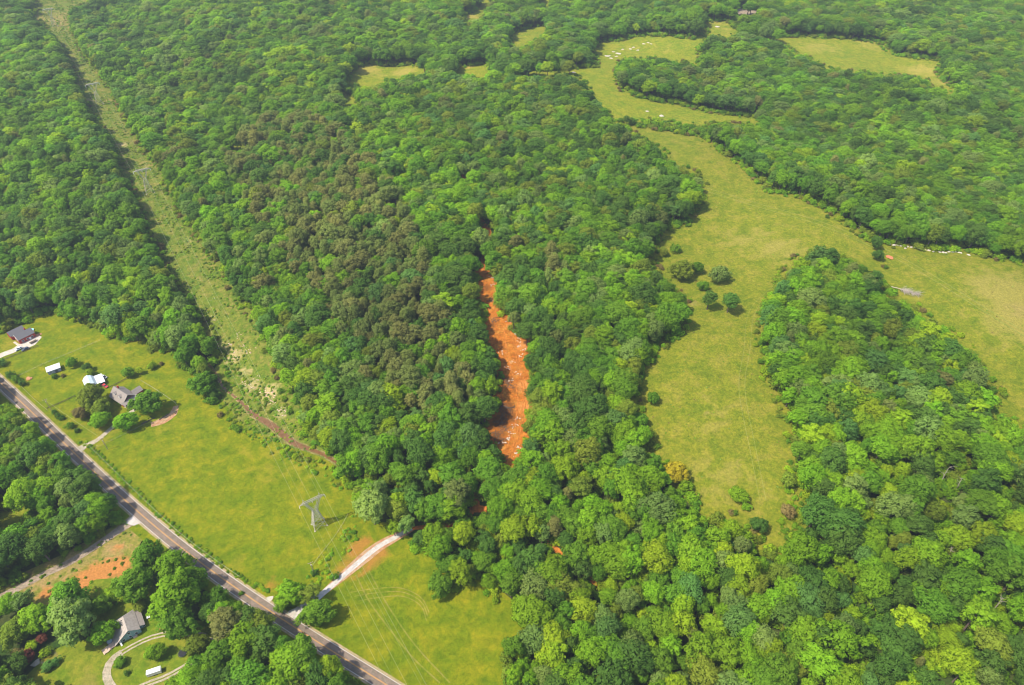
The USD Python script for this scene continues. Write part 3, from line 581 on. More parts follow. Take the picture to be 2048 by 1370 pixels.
def instancer(name, items, label, cat):
    """items: (kind, tone, x, y, z, R, H, rot)."""
    pi = UsdGeom.PointInstancer.Define(stage, numbered("/World", name))
    keys = sorted({(i[0], i[1]) for i in items})
    rel = pi.CreatePrototypesRel()
    for k, t in keys:
        q = UsdGeom.Xform.Define(stage, f"{pi.GetPath()}/{k}_{t.replace(' ', '_')}")
        q.GetPrim().GetReferences().AddInternalReference(tree_class(k, t))
        rel.AddTarget(q.GetPath())
    idx = {k: n for n, k in enumerate(keys)}
    pi.CreateProtoIndicesAttr(Vt.IntArray.FromNumpy(np.array([idx[(i[0], i[1])] for i in items], np.int32)))
    pi.CreatePositionsAttr(Vt.Vec3fArray.FromNumpy(np.array([i[2:5] for i in items], np.float32)))
    pi.CreateScalesAttr(Vt.Vec3fArray.FromNumpy(np.array([(i[5] / KINDS[i[0]][0] * (1 + .13 * math.sin(i[7] * 5)), i[5] / KINDS[i[0]][0] * (1 - .13 * math.sin(i[7] * 5)), i[6] / KINDS[i[0]][1]) for i in items], np.float32)))
    pi.CreateOrientationsAttr(Vt.QuathArray([Gf.Quath(float(math.cos(i[7] / 2)), 0, 0, float(math.sin(i[7] / 2))) for i in items]))
    return tag(pi, label, cat, kind="stuff")

# ---- single trees and shrubs: (crown centre u, v, crown radius in pixels, tone, kind, height / radius, label)
SINGLE = [
    (295.6, 803.6, 29, "mid green", "yard_b", 1.75, "huge round green shade tree beside the dormered grey house"),
    (179.5, 792.7, 27, "olive green", "yard_b", 1.8, "largest dark olive tree in the clump before the pale blue barn"),
    (202, 814, 19, "olive green", "yard_a", 1.9, "olive green tree of the yard clump, on the side towards the dormered house"),
    (160, 825, 15, "brownish", "yard_a", 1.8, "small dusky grey-green tree on the roadward side of the yard clump"),
    (198, 841, 19, "bright green", "yard_a", 1.9, "bright green tree in front of the olive yard clump"),
    (252, 843, 21, "bright green", "yard_a", 1.9, "bright green tree overhanging the gravel drive of the dormered house"),
    (143.4, 723.7, 11, "bright green", "yard_a", 1.9, "round green tree on the lawn beyond the white shed"),
    (173, 733.6, 9, "dark green", "yard_a", 2.0, "dark green small tree behind the pale blue barn"),
    (179.5, 744.5, 8.5, "yellow green", "yard_a", 1.9, "bright yellow-green small tree touching the pale blue barn"),
    (256.2, 744.5, 12, "mid green", "yard_a", 1.9, "round green tree on the field fence beyond the dormered house"),
    (279, 741, 7.5, "yellow green", "open_a", 2.2, "thin sparse young tree beside the round tree on the field fence"),
    (303, 731, 9, "yellow green", "yard_a", 1.6, "low yellow-green bush tree alone in the upper lawn"),
    (322, 726.6, 4.2, "brownish", "shrub_a", 1.7, "tiny dark bush alone at the end of the upper lawn"),
    (107.3, 823.3, 5, "dark green", "shrub_a", 1.6, "first small orchard bush from the utility pole"),
    (116, 830, 6.2, "dark green", "shrub_a", 1.7, "second small orchard bush from the utility pole"),
    (123.7, 835.4, 5.5, "dark green", "shrub_b", 1.6, "third small orchard bush from the utility pole"),
    (139, 850.7, 8, "mid green", "shrub_a", 1.6, "largest of the orchard bushes, near the road bend of the yard"),
    (153.3, 860.6, 5.5, "dark green", "shrub_b", 1.5, "last orchard bush, closest to the gravel drive mouth"),
    (19.7, 749, 9, "dark green", "shrub_a", 1.7, "dark roadside shrub at the head of the row below the white shed"),
    (31, 757, 8.5, "mid green", "shrub_a", 1.6, "middle roadside shrub in the row below the white shed"),
    (43.8, 765.5, 7, "dark green", "shrub_b", 1.7, "last roadside shrub in the row below the white shed"),
    (2, 725, 9, "blue green", "shrub_a", 1.6, "blue-green shrub beside the board fence of the brick house drive"),
    (406.8, 766, 27, "mid green", "yard_b", 1.8, "large round tree at the field corner beside the brown creek"),
    (399, 727, 15, "bright green", "round_a", 2.6, "bright green tree behind the large round one at the creek"),
    (428.5, 787.8, 12, "dark green", "yard_a", 1.8, "small dark tree at the foot of the large creek tree"),
    (582, 1187, 29, "bright green", "yard_b", 1.9, "bright green roadside tree on the island between gravel drive and road"),
    (634, 1224, 31, "mid green", "yard_b", 1.8, "largest dark roadside tree, at the mouth of the white gravel drive"),
    (618, 1190, 22, "olive green", "open_a", 2.4, "olive green open tree in the middle of the roadside island"),
    (562, 1207, 16, "mid green", "yard_a", 1.8, "small green tree at the tip of the roadside island"),
    (743, 1016, 35, "grey green", "round_b", 2.7, "grey-green tree at the field corner above the white gravel drive"),
    (787, 1056, 16, "yellow green", "open_a", 3.0, "thin young yellow-green tree standing over the gravel drive"),
    (812, 1052, 18, "grey green", "open_a", 3.2, "thin leaning grey-green tree where the gravel drive enters the wood"),
    (882, 1166, 27, "mid green", "yard_a", 1.8, "rounded green tree standing out from the wood into the south field"),
    (1365, 538, 24, "olive green", "yard_b", 1.7, "broad olive green tree, widest of the pasture group"),
    (1395.6, 535.4, 12, "mid green", "yard_a", 2.2, "narrow green tree between the two wide pasture trees"),
    (1441.6, 548, 20, "grey green", "yard_a", 1.8, "rounded dark grey-green tree on the far side of the pasture group"),
    (1405.9, 571, 11, "mid green", "yard_a", 2.0, "small green tree in the middle of the pasture group"),
    (1418.6, 599, 15, "dark green", "tall_a", 3.0, "upright green tree with bare trunk, lower pasture group"),
    (1459.5, 604.4, 18, "dark green", "tall_b", 2.5, "dark cone-like tree, lowest of the pasture group"),
    (1328, 502, 10, "olive green", "yard_a", 1.8, "small round olive bush at the wood's edge above the pasture group"),
    (1352, 497, 11, "mid green", "shrub_b", 1.4, "low green bush beside the round olive bush in the pasture"),
    (1306, 796, 13, "mid green", "yard_a", 2.0, "small green tree alone at the narrow side of the pasture"),
    (1349.6, 944, 25, "orange green", "yard_b", 1.8, "golden orange-green round tree at the pasture edge"),
    (1281, 840, 17, "mid green", "yard_a", 1.8, "green round tree, upper one on the pasture edge above the golden tree"),
    (1297, 868, 14, "olive green", "yard_a", 1.8, "olive round tree, lower one on the pasture edge above the golden tree"),
    (1477, 990, 19, "bright green", "yard_a", 1.5, "bright green bushy tree alone in the lower pasture"),
    (1493, 1013, 10, "bright green", "shrub_b", 1.3, "low bright bush at the foot of the lone lower pasture tree"),
    (1518, 1049, 17, "dark green", "yard_a", 2.1, "dark green upright tree at the lower tip of the pasture"),
    (1577, 960, 17, "olive green", "yard_a", 1.8, "brownish cedar bush, upper one on the pasture's lower edge"),
    (1577, 1023, 15, "brownish", "yard_a", 1.8, "brownish cedar bush, lower one on the pasture's lower edge"),
    (1754, 484, 12, "dark green", "yard_a", 2.2, "dark tree at the tip of the tongue beside the boulder row"),
    (1756, 509, 11, "dark green", "yard_a", 2.0, "dark tree in the gap of the tongue beside the orange earth heap"),
    (205, 1266, 25, "bright green", "yard_a", 1.9, "bright green tree leaning over the teal house roof"),
    (310.6, 1304, 19, "bright green", "yard_a", 1.9, "bright green round tree alone inside the drive loop"),
    (240, 1323, 12, "mid green", "yard_a", 1.5, "low bush tree at the bend of the drive loop"),
    (252.8, 1345, 6, "dark green", "shrub_a", 1.6, "tiny dark bush inside the drive loop"),
    (277, 1211, 15, "olive green", "yard_a", 1.5, "olive rounded bush tree behind the teal house"),
    (352, 1245, 37, "mid green", "yard_b", 2.0, "large dark round tree above the wheel tracks of the teal house"),
    (352, 1196, 48, "bright green", "yard_b", 2.1, "massive bright green tree between the teal house and the road"),
    (271, 1165, 38, "mid green", "yard_b", 2.0, "big green tree beside the orange clay bank, on the house side"),
    (292, 1113, 31, "mid green", "yard_b", 2.0, "big green tree at the head of the orange clay bank"),
    (345, 1132, 33, "bright green", "yard_b", 2.0, "bright green roadside tree next to the head of the clay bank"),
    (382, 1158, 30, "mid green", "yard_a", 2.0, "green roadside tree behind the massive bright tree"),
    (391, 1290, 22, "olive green", "yard_a", 1.9, "olive green tree shading the black trampoline"),
    (425, 1225, 24, "dark green", "yard_a", 2.0, "dark green tree between the road culvert and the wheel tracks"),
    (437, 1196, 22, "mid green", "yard_a", 2.0, "green tree on the road verge beside the culvert crossing"),
    (146, 1238, 46, "grey green", "yard_b", 2.1, "massive grey-green tree left of the teal house"),
    (136, 1196, 38, "mid green", "yard_b", 2.1, "big green tree between the massive grey-green tree and clay bank"),
    (68, 1238, 31, "bright green", "yard_b", 2.0, "bright green tree on the far side of the massive grey-green tree"),
    (18, 1205, 21, "bright green", "yard_a", 1.9, "bright green tree beside the end of the dirt road"),
    (48, 1200, 19, "grey green", "open_a", 2.6, "pale grey-green tree just below the dirt road"),
    (30, 1262, 29, "olive green", "yard_b", 1.9, "olive brown tree next to the pond garden"),
    (200, 1212, 22, "mid green", "yard_a", 1.8, "green tree filling the gap behind the teal house"),
    (222, 1188, 18, "yellow green", "yard_a", 1.5, "yellow-green thicket below the orange clay bank"),
    (248, 1190, 15, "yellow green", "yard_a", 1.4, "low yellow-green thicket just behind the teal house roof"),
    (83.5, 1277, 11, "reddish", "yard_a", 1.7, "dark red-leaved tree, upper one above the pond"),
    (54.6, 1314, 15, "reddish", "yard_a", 1.7, "dark red-leaved tree, lower one beside the pond edge"),
    (36, 1308, 13, "brownish", "open_a", 2.0, "bare brownish bush beside the lower red-leaved tree"),
    (62, 1292, 13, "yellow green", "yard_a", 1.5, "yellow-green bush between the two red-leaved trees"),
    (90, 1305, 11, "yellow green", "shrub_b", 1.3, "yellow-green bush on the far rim of the pond"),
    (96, 1331, 12, "blue green", "yard_a", 1.4, "blue-green bush on the lawn rim of the pond"),
    (111, 1322, 9, "blue green", "shrub_a", 1.5, "small blue-green bush at the end of the pond"),
    (30, 1330, 24, "dark green", "yard_a", 1.8, "dark green tree below the brownish bush at the pond garden"),
    (225, 795.5, 3.8, "dark green", "shrub_a", 1.5, "first hedge ball along the front of the dormered house"),
    (229.7, 799.2, 3.8, "dark green", "shrub_a", 1.5, "second hedge ball along the front of the dormered house"),
    (234.4, 803, 3.8, "dark green", "shrub_a", 1.5, "third hedge ball along the front of the dormered house"),
    (239, 806.8, 3.8, "dark green", "shrub_a", 1.5, "fourth hedge ball, at the corner post of the dormered house"),
    (108, 752, 6, "mid green", "shrub_b", 1.4, "low green bush against the white shed wall"),
    (126, 750.5, 4.5, "brownish", "shrub_a", 1.4, "brown bush on the lawn just past the white shed"),
    (482, 1186, 5, "mid green", "shrub_a", 1.5, "small shrub on the field verge above the culvert crossing"),
    (668, 1152, 9, "mid green", "shrub_b", 1.4, "low shrub along the ditch beside the gravel drive"),
    (628, 1146, 7, "dark green", "shrub_b", 1.5, "shrub at the foot of the field utility pole"),
    (1655, 432, 4, "dark green", "shrub_a", 1.9, "tiny dark tree alone in the open pasture below the far wood"),
    (1253, 240, 7, "dark green", "tall_a", 3.0, "slim dark tree on the hedge line between the two meadows"),
    (1285, 133, 4, "dark green", "shrub_a", 1.9, "lone dark shrub near the far pale rocks of the upper meadow"),
]
singles_at = []
TREE_WORDS = ("tree", "cedar")
for i, (u, v, rp, tone, kind, ratio, label) in enumerate(SINGLE):
    R_, Ht = 3.0, 5.0
    for _ in range(6):
        x, y, z = P(u, v, .56 * Ht)
        depth = y * CP - (z - EYE) * SP
        R_ = rp * depth / F
        Ht = R_ * ratio
    g = np.array([x, y, H((x, y))])
    singles_at.append((x, y, R_, Ht))
    shrub = not any(w in label for w in TREE_WORDS)
    plant("shrub" if shrub else "broadleaf_tree", kind, tone, g - [0, 0, .1], R_ * .96, Ht, i * 1.7, label, "shrub" if shrub else "tree")
# hedge line between the upper meadow and the long pasture
hedge_row = [(1240, 246), (1262, 248), (1285, 246), (1308, 250), (1332, 252), (1356, 254), (1382, 258), (1408, 266), (1432, 262), (1460, 260), (1490, 258), (1516, 262)]

# ---- the woods: candidate places on the plan, kept off the clearings (their outlines as seen, and on the ground)
open_px = unary_union([Polygon(p).buffer(0) for p in (ROW, FIELD, PASTURE, UPPER, RIGHT_FAR, TAN_FAR, DIRT_CLEARING, YARD_C, *GLADES)])
clay_px = unary_union([Polygon(p).buffer(0) for p in (CLAY, *CLAY_BITS)])
road_px = unary_union([LineString(ROAD[:13]).buffer(10), LineString(ROAD[14:]).buffer(13)])
none_px = unary_union([Polygon(p) for p in NO_RANDOM])
open_ground = unary_union([poly[k] for k in ("row", "field", "pasture", "upper", "right_far", "tan_far", "dirt", "yard")] + glades)
tracks_ground = unary_union([LineString(world_line(p)).buffer(b_) for p, b_ in zip(([(824, 1057), (870, 1052), (915, 1046), (945, 1024), (952, 1000), (962, 975), (985, 950), (1008, 925)], GRAVEL, [(972, 560), (966, 530), (972, 500), (978, 465), (962, 440), (945, 410), (935, 380), (928, 352)]), (.6, 3.2, 2.0))]
                            + [LineString(world_line(creek_px)).buffer(3), LineString(world_line([(271, 1037), (192, 1092), (86, 1150), (0, 1194), (-60, 1222)])).buffer(4)])
SNAGS = [((1881, 966), 12), ((1912, 980), 9), ((1986, 1220), 11), ((1737, 1217), 6), ((1968, 1050), 8), ((1896, 1112), 7), ((1925, 1118), 8)]
snag_px = unary_union([LineString([(a[0], a[1]), (a[0] + 14, a[1] - 30)]).buffer(4) for a, _ in SNAGS])
open_px_all = unary_union([open_px, clay_px, road_px])
for g_ in (open_px_all, none_px, open_ground, tracks_ground, road_poly, poly["clay"], snag_px):
    shapely.prepare(g_)
single_tree = cKDTree(np.array([(s[0], s[1]) for s in singles_at]))
single_R = np.array([s[2] for s in singles_at])
PINES = world_poly([(505, 285), (545, 262), (620, 258), (680, 275), (720, 330), (765, 370), (800, 410), (830, 470), (845, 520), (865, 570), (890, 630), (915, 700), (935, 750), (948, 810), (930, 870), (880, 880), (835, 850), (785, 790), (735, 720), (685, 680), (640, 640), (620, 590), (575, 550), (530, 510), (505, 440), (470, 380), (455, 330)])
def woods(spacing, jitter, seed):
    r = np.random.default_rng(seed)
    gx, gy = np.meshgrid(np.arange(-1010, 1010, spacing), np.arange(60, 1560, spacing * .9), indexing="ij")
    gx = gx + (np.arange(gx.shape[1]) % 2)[None, :] * spacing / 2
    x, y = gx.ravel(), gy.ravel()
    x, y = x + r.uniform(-jitter, jitter, len(x)), y + r.uniform(-jitter, jitter, len(x))
    u, v = project(x, y, 0)
    k = (u > -150) & (u < 2200) & (v > -70) & (v < 1640)
    x, y = x[k], y[k]
    z = height(x, y)
    u, v = project(x, y, z)
    k = (u > -130) & (u < 2180) & (v > -40) & (v < 1560)
    return x[k], y[k], z[k], r
def clear_of(x, y, z, R_, Ht, edge=1.5):
    ok = np.ones(len(x), bool)
    for dx, f in ((0, 0.), (0, .6), (0, .92), (-.85, .5), (.85, .5), (-.65, .78), (.65, .78)):
        u, v = project(x + dx * R_, y, z + f * Ht)
        ok &= ~shapely.contains_xy(open_px_all, u, v)
        if f and edge > 0:
            ok &= ~shapely.contains_xy(snag_px, u, v)
    u, v = project(x, y, z)
    ok &= ~shapely.contains_xy(none_px, u, v)
    p = shapely.points(x, y)
    ok &= shapely.distance(open_ground, p) > edge + .25 * R_
    ok &= shapely.distance(road_poly, p) > 2.5 + .5 * R_
    ok &= ~shapely.contains(tracks_ground, p)
    d, i = single_tree.query(np.stack([x, y], 1))
    ok &= d > (single_R[i] * .75 + R_ * .45)
    return ok
x, y, z, r = woods(7.6, 2.5, 5)
stand = np.sin(x / 61 + 2) * np.sin(y / 73) + .6 * np.sin(x / 27 + y / 33) + r.normal(size=len(x)) * .55
pine = shapely.contains_xy(PINES, x, y) & (r.uniform(size=len(x)) < .62) | (r.uniform(size=len(x)) < .012)
big = np.clip(r.normal(1, .22, len(x)), .6, 1.6)
R_ = np.where(pine, 5.0, 5.6) * big * (1 + .22 * smooth(420, 900, y))
Ht = np.where(pine, 18.5, 17.0) * np.clip(big * .55 + .47 + r.normal(0, .05, len(x)), .7, 1.35)
u, v = project(x, y, z)
young = (u > 700) & (v > 930) & (r.uniform(size=len(x)) < .35) | (u > 1650) & (v > 900) & (r.uniform(size=len(x)) < .3)
R_, Ht = np.where(young, R_ * .68, R_), np.where(young, Ht * .6, Ht)
k = clear_of(x, y, z, R_, Ht)
x, y, z, pine, R_, Ht, stand, u, v, young = (a[k] for a in (x, y, z, pine, R_, Ht, stand, u, v, young))
# colour and form of each tree
n = len(x)
broad_tones = ["dark green", "mid green", "bright green", "yellow green", "grey green", "olive green", "blue green"]
def tone_of(i):
    a = r.uniform()
    sunny = .06 + .12 * (v[i] > 620) + .14 * (u[i] > 1000) * (v[i] > 950) + .12 * (u[i] > 1300) * (v[i] > 800) + .05 * stand[i]
    dark = .34 - .18 * stand[i] + .18 * (900 < u[i] < 1420) * (150 < v[i] < 420) + .12 * (u[i] < 330) * (v[i] < 620) - .12 * (v[i] > 880)
    w = np.maximum([dark, .34, .20 + sunny * .8, sunny * .55, .10, .09, .05], .01)
    return broad_tones[int(np.searchsorted(np.cumsum(w / w.sum()), a))]
tones = [("pine_brown" if r.uniform() < .4 else "pine") if pine[i] else tone_of(i) for i in range(n)]
forms = [["pine_a", "pine_b", "pine_c"][int(r.integers(3))] if pine[i] else ["round_a", "round_b", "tall_a", "tall_b", "wide_a", "open_a", "round_c", "tall_c"][int(np.searchsorted([.18, .34, .46, .56, .70, .79, .90, 1.0], r.uniform()))] for i in range(n)]
rots = r.uniform(0, 6.28, n)
# how large each one shows
depth = y * CP - (z + Ht * .6 - EYE) * SP
size_px = R_ * F / depth
cu, cv = project(x, y, z + Ht * .7)
inside = (cu > 8) & (cu < 2040) & (cv > 8) & (cv < 1364)
print("trees", n, "pines", int(pine.sum()))
MARKS = [("the long south field", 800, 1250), ("the white gravel drive", 740, 1110), ("the lattice power tower", 640, 1010), ("the golden orange-green tree", 1350, 944), ("the lower tip of the pasture", 1560, 1090),
         ("the lone bushy pasture tree", 1480, 990), ("the dark upright tree of the pasture tip", 1518, 1049), ("the lower end of the clay cut", 1016, 915), ("the middle of the clay cut", 1045, 780),
         ("the teal house", 265, 1255), ("the culvert crossing", 535, 1198), ("the road where it leaves the trees", 715, 1327), ("the dirt road", 130, 1120), ("the dirt road mouth", 268, 1042), ("the pond", 95, 1315), ("the white trailer", 310, 1345),
         ("the roadside tree island", 610, 1205), ("the leaning bare snag", 1895, 940), ("the pale bare snag", 1990, 1210), ("the broken snag", 1740, 1210), ("the brownish cedar bushes", 1577, 1000), ("the creek bend", 560, 865), ("the corner of the frame by the south field", 1000, 1360),
         ("the dormered grey house", 245, 790), ("the far bank pasture corner", 2020, 840), ("the fallen grey tree", 1810, 590), ("the rounded tree in the south field", 882, 1166), ("the thin tree over the drive", 800, 1055), ("the bare clay spots", 1190, 1165), ("the small clay opening", 1105, 1095)]
mx = np.array([(m[1], m[2]) for m in MARKS], float)
ORD = "first second third fourth fifth sixth seventh eighth ninth tenth eleventh twelfth thirteenth fourteenth fifteenth sixteenth seventeenth eighteenth nineteenth twentieth".split()
ORD += [f"twenty-{o}" for o in ORD[:9]] + ["thirtieth"] + [f"thirty-{o}" for o in ORD[:9]] + ["fortieth"] + [f"forty-{o}" for o in ORD[:9]]
def describe(ids, what, marks, points):
    """A label for each tree: its tone and size, and which one it is counted from the landmark it stands nearest."""
    rows = []
    for i in ids:
        d = np.hypot(points[:, 0] - cu[i], points[:, 1] - cv[i])
        j = int(np.argmin(d))
        dx, dy = cu[i] - points[j, 0], cv[i] - points[j, 1]
        side = ("right of" if dx > 0 else "left of") if abs(dx) > abs(dy) else ("below" if dy > 0 else "above")
        sz = "small" if R_[i] < 4.4 else "broad" if R_[i] > 6.3 else "mid-sized"
        rows.append((d[j], i, tones[i], sz, side, marks[j][0]))
    rows.sort()
    seen, out = {}, {}
    for d, i, tone, sz, side, mark in rows:
        key = (tone, sz, side, mark)
        c = seen.get(key, 0)
        seen[key] = c + 1
        t = {"pine": "olive", "pine_brown": "brownish"}.get(tone, tone)
        out[i] = f"{ORD[c]} {sz} {t} {what} {side} {mark}"
    return out
order = np.argsort(-size_px)
b_ids = [i for i in order if inside[i] and not pine[i]][:300]
p_ids = [i for i in order if inside[i] and pine[i]][:300]
labels = describe(b_ids, "tree", MARKS, mx)
PMARKS = [("the head of the clay cut", 965, 560), ("the middle of the clay cut", 1000, 720), ("the power line clearing's rocky end", 560, 780), ("the pine wood's lower tip", 900, 850), ("the power line clearing", 520, 660), ("the yellow tree among the pines", 680, 495),
          ("the middle of the pine wood", 770, 600), ("the pine wood's upper end", 580, 260), ("the pine wood's roadward corner", 640, 640), ("the pine wood's clay-cut side", 900, 720), ("the lower tip of the pasture", 1560, 1090), ("the creek bend", 560, 865), ("the pale bare snag", 1990, 1210), ("the golden orange-green tree", 1350, 944), ("the teal house", 265, 1255), ("the fallen grey tree", 1810, 590), ("the road where it leaves the trees", 715, 1327), ("the pine wood's upper slope", 640, 400), ("the pine wood's far side", 760, 430), ("the pine wood's heart", 710, 560), ("the lower pines", 850, 780)]
labels |= describe(p_ids, "pine", PMARKS, np.array([(m[1], m[2]) for m in PMARKS], float))
chosen = set(b_ids) | set(p_ids)
for i in sorted(chosen, key=lambda i: -size_px[i]):
    plant("pine_tree" if pine[i] else "broadleaf_tree", forms[i], tones[i], (x[i], y[i], z[i] - .15), R_[i], Ht[i], rots[i], labels[i], "pine tree" if pine[i] else "tree", "pines of the pine wood" if pine[i] else "trees of the near woods")
instancer("forest", [(forms[i], tones[i], x[i], y[i], z[i] - .15, R_[i], Ht[i], rots[i]) for i in range(n) if i not in chosen and not pine[i]], "green broadleaf forest covering the hills between the clearings", "forest")
instancer("pine_wood", [(forms[i], tones[i], x[i], y[i], z[i] - .15, R_[i], Ht[i], rots[i]) for i in range(n) if i not in chosen and pine[i]], "olive brown pine wood on the hill beside the power line clearing", "pine wood")
# undergrowth below and at the edges of the woods
def bushes(xs, ys, lo, hi, r, tones_, kinds=("shrub_a", "shrub_b"), flat_=1.25):
    zs, out = height(xs, ys), []
    for a, b, c in zip(xs, ys, zs):
        s = r.uniform(lo, hi)
        kd = kinds[int(r.integers(len(kinds)))]
        out.append((kd, tones_[int(r.integers(len(tones_)))], a, b, c - .1, s, s * flat_ * r.uniform(.8, 1.2), r.uniform(0, 6.28)))
    return out
ux, uy, uz, r = woods(5.2, 2.4, 17)
us = r.uniform(1.3, 3.0, len(ux))
k = clear_of(ux, uy, uz, us, us * 1.5, -1.0) 
instancer("undergrowth", bushes(ux[k], uy[k], 1.6, 3.8, r, ["mid green", "bright green", "yellow green", "bright green", "olive green"]), "leafy undergrowth on the floor of the woods", "undergrowth")
def scatter(pl, per_m2, r):
    x0, y0, x1, y1 = pl.bounds
    k = int((x1 - x0) * (y1 - y0) * per_m2)
    a, b = r.uniform(x0, x1, k), r.uniform(y0, y1, k)
    m = shapely.contains_xy(pl, a, b)
    return a[m], b[m]
r = np.random.default_rng(29)
edge = unary_union([poly["row"].difference(poly["row"].buffer(-3.0)), poly["pasture"].difference(poly["pasture"].buffer(-2.5)), poly["upper"].difference(poly["upper"].buffer(-2.5)), poly["right_far"].difference(poly["right_far"].buffer(-2.5))])
ex, ey = scatter(edge.difference(LineString(world_line([(1775, 487), (1850, 498), (1945, 511)])).buffer(5)), .08, r)
instancer("edge_scrub", bushes(ex, ey, .5, 2.2, r, ["mid green", "olive green", "bright green", "yellow green", "brownish"]), "low scrub growing along the edges of the clearings", "scrub")
bx_, by_ = scatter(world_poly([(1585, 930), (1600, 1000), (1604, 1080), (1560, 1102), (1530, 1086), (1560, 1060), (1585, 1020), (1578, 960)]).buffer(2), .14, r)
instancer("edge_scrub", bushes(bx_, by_, .5, 1.7, r, ["bright green", "yellow green", "mid green", "olive green"]), "bright low scrub at the lower tip of the pasture", "scrub")
sx, sy = scatter(poly["row"].buffer(-2), .22, r)
clump = np.sin(sx / 9 + 1) * np.sin(sy / 11) + .5 * np.sin(sx / 5 + sy / 6) + r.normal(size=len(sx)) * .5
m = clump > -.1
cx, cy = scatter(LineString(world_line(creek_px)).buffer(13).difference(LineString(world_line(creek_px)).buffer(4.2)), .09, r)
instancer("clearing_scrub", bushes(sx[m], sy[m], .25, .95, r, ["mid green", "bright green", "olive green", "yellow green", "grey green"], flat_=.95) + bushes(cx, cy, .5, 1.5, r, ["mid green", "bright green", "olive green", "yellow green"], flat_=.9), "weedy scrub over the power line clearing and creek banks", "scrub")
fence_px = [(165, 884), (200, 912), (250, 962), (310, 1020), (360, 1066), (420, 1112), (470, 1148), (510, 1172), (540, 1180)]
fx, fy = scatter(LineString(world_line(fence_px)).buffer(1.3), .45, r)
gx, gy = scatter(LineString(world_line([(600, 1200), (640, 1150), (668, 1118), (700, 1075), (716, 1040)])).buffer(4.5), .12, r)
px_, py_ = scatter(poly["pasture"].buffer(-5), .022, r)
qx, qy = scatter(unary_union([poly["dirt"], poly["scrub"]]), .05, r)
instancer("verge_weeds", bushes(fx, fy, .5, 1.1, r, ["bright green", "mid green", "yellow green"], flat_=.9) + bushes(gx, gy, .5, 1.3, r, ["bright green", "mid green", "yellow green"], flat_=.9)
          + bushes(px_, py_, .2, .55, r, ["mid green", "olive green", "grey green", "brownish"], flat_=.5) + bushes(qx, qy, .4, 1.0, r, ["mid green", "olive green", "bright green"], flat_=.8), "weeds in the field verges, ditches and pasture", "weeds")
for i, (a, b) in enumerate(hedge_row):
    c = P(a, b)
    plant("shrub", ["yard_a", "shrub_a", "yard_b"][i % 3], ["mid green", "dark green", "bright green"][i % 3], c - [0, 0, .1], 3.2 + .8 * math.sin(i * 2.3), 5.0 + math.sin(i * 1.7), i * 1.3, f"{['first', 'second', 'third', 'fourth', 'fifth', 'sixth', 'seventh', 'eighth', 'ninth', 'tenth', 'eleventh', 'twelfth'][i]} hedge shrub, from the wood corner, between upper meadow and long pasture", "shrub", "hedge between the meadows")

# ------------------------------------------------------------------ air
haze = usdkit.material(stage, "/World/Looks/haze", {"v": ("principled_volume", {"color": (.86, .92, 1.0), "density": .00007, "anisotropy": .2})}, volume="v.volume")
tag(obj("haze", bx(20000, 20000, 345, 0, 700, 310 - 172.5), haze), "thin summer haze over the far woods", "haze", kind="stuff")

# ------------------------------------------------------------------ buildings
def frame(a, b):
    """Base point and heading of a local frame whose x axis runs from a to b on the plan."""
    return math.atan2(b[1] - a[1], b[0] - a[0])
def gable(L, Wd, e, rdg, base=-.6):
    """Walls of a house L long (x), Wd deep (y), ridge along x."""
    v = [(0, 0, base), (L, 0, base), (L, Wd, base), (0, Wd, base), (0, 0, e), (L, 0, e), (L, Wd, e), (0, Wd, e), (0, Wd / 2, rdg), (L, Wd / 2, rdg)]
    return poly_mesh(v, [(0, 1, 5, 4), (2, 3, 7, 6), (1, 2, 6, 9, 5), (3, 0, 4, 8, 7), (0, 3, 2, 1), (4, 5, 9, 8), (6, 7, 8, 9)])
def roof_slopes(L, Wd, e, rdg, ov=.45, t=.16):
    s = (rdg - e) / (Wd / 2)
    lo = e - s * ov + .1
    return [slab([(-ov, -ov, lo), (L + ov, -ov, lo), (L + ov, Wd / 2, rdg + .1), (-ov, Wd / 2, rdg + .1)], t), slab([(-ov, Wd / 2, rdg + .1), (L + ov, Wd / 2, rdg + .1), (L + ov, Wd + ov, lo), (-ov, Wd + ov, lo)], t)]
def window(th, w, h, x, y, z, along="x", out=-1):
    d = .06
    fr = bx(w + .2, d, h + .2, x, y + out * d / 2, z) if along == "x" else bx(d, w + .2, h + .2, x + out * d / 2, y, z)
    gl = bx(w, .03, h, x, y + out * (d + .01), z) if along == "x" else bx(.03, w, h, x + out * (d + .01), y, z)
    o = obj("window", fr, M["white_trim"], th)
    obj("pane", gl, M["glass"], o)
# the brick house with two wings
a, b = P(41.5, 688.5), P(65, 677)
t = thing("brick_house", "red brick house with grey gable roofs at the end of the pale concrete drive", "house", a, frame(a, b))
obj("wall", gable(10.5, 7.6, 3.5, 6.0), M["brick"], t)
w2 = gable(9.5, 6.4, 3.5, 5.7); w2.apply_translation([-1.4, 8.4, 0]); obj("wall", w2, M["brick"], t)
for i, (o_, L_, D_, rg) in enumerate((((0, 0, 0), 10.5, 7.6, 6.0), ((-1.4, 8.4, 0), 9.5, 6.4, 5.7))):
    for m in roof_slopes(L_, D_, 3.5, rg, .22):
        m.apply_translation(o_); obj("roof_slope", m, M["shingle_dark"], t)
for s_ in (-1, 1):
    obj("verge_board", slab([(-.25, 3.8 + s_ * 4.02, 3.38), (-.25, 3.8, 6.06), (-.37, 3.8, 6.06), (-.37, 3.8 + s_ * 4.02, 3.38)], .3), M["white_trim"], t)
for x_ in (2.2, 5.2, 8.2): window(t, 1.2, 1.3, x_, -.01, 1.5)
for y_ in (2.2, 5.4): window(t, 1.1, 1.3, -.01, y_, 1.5, "y")
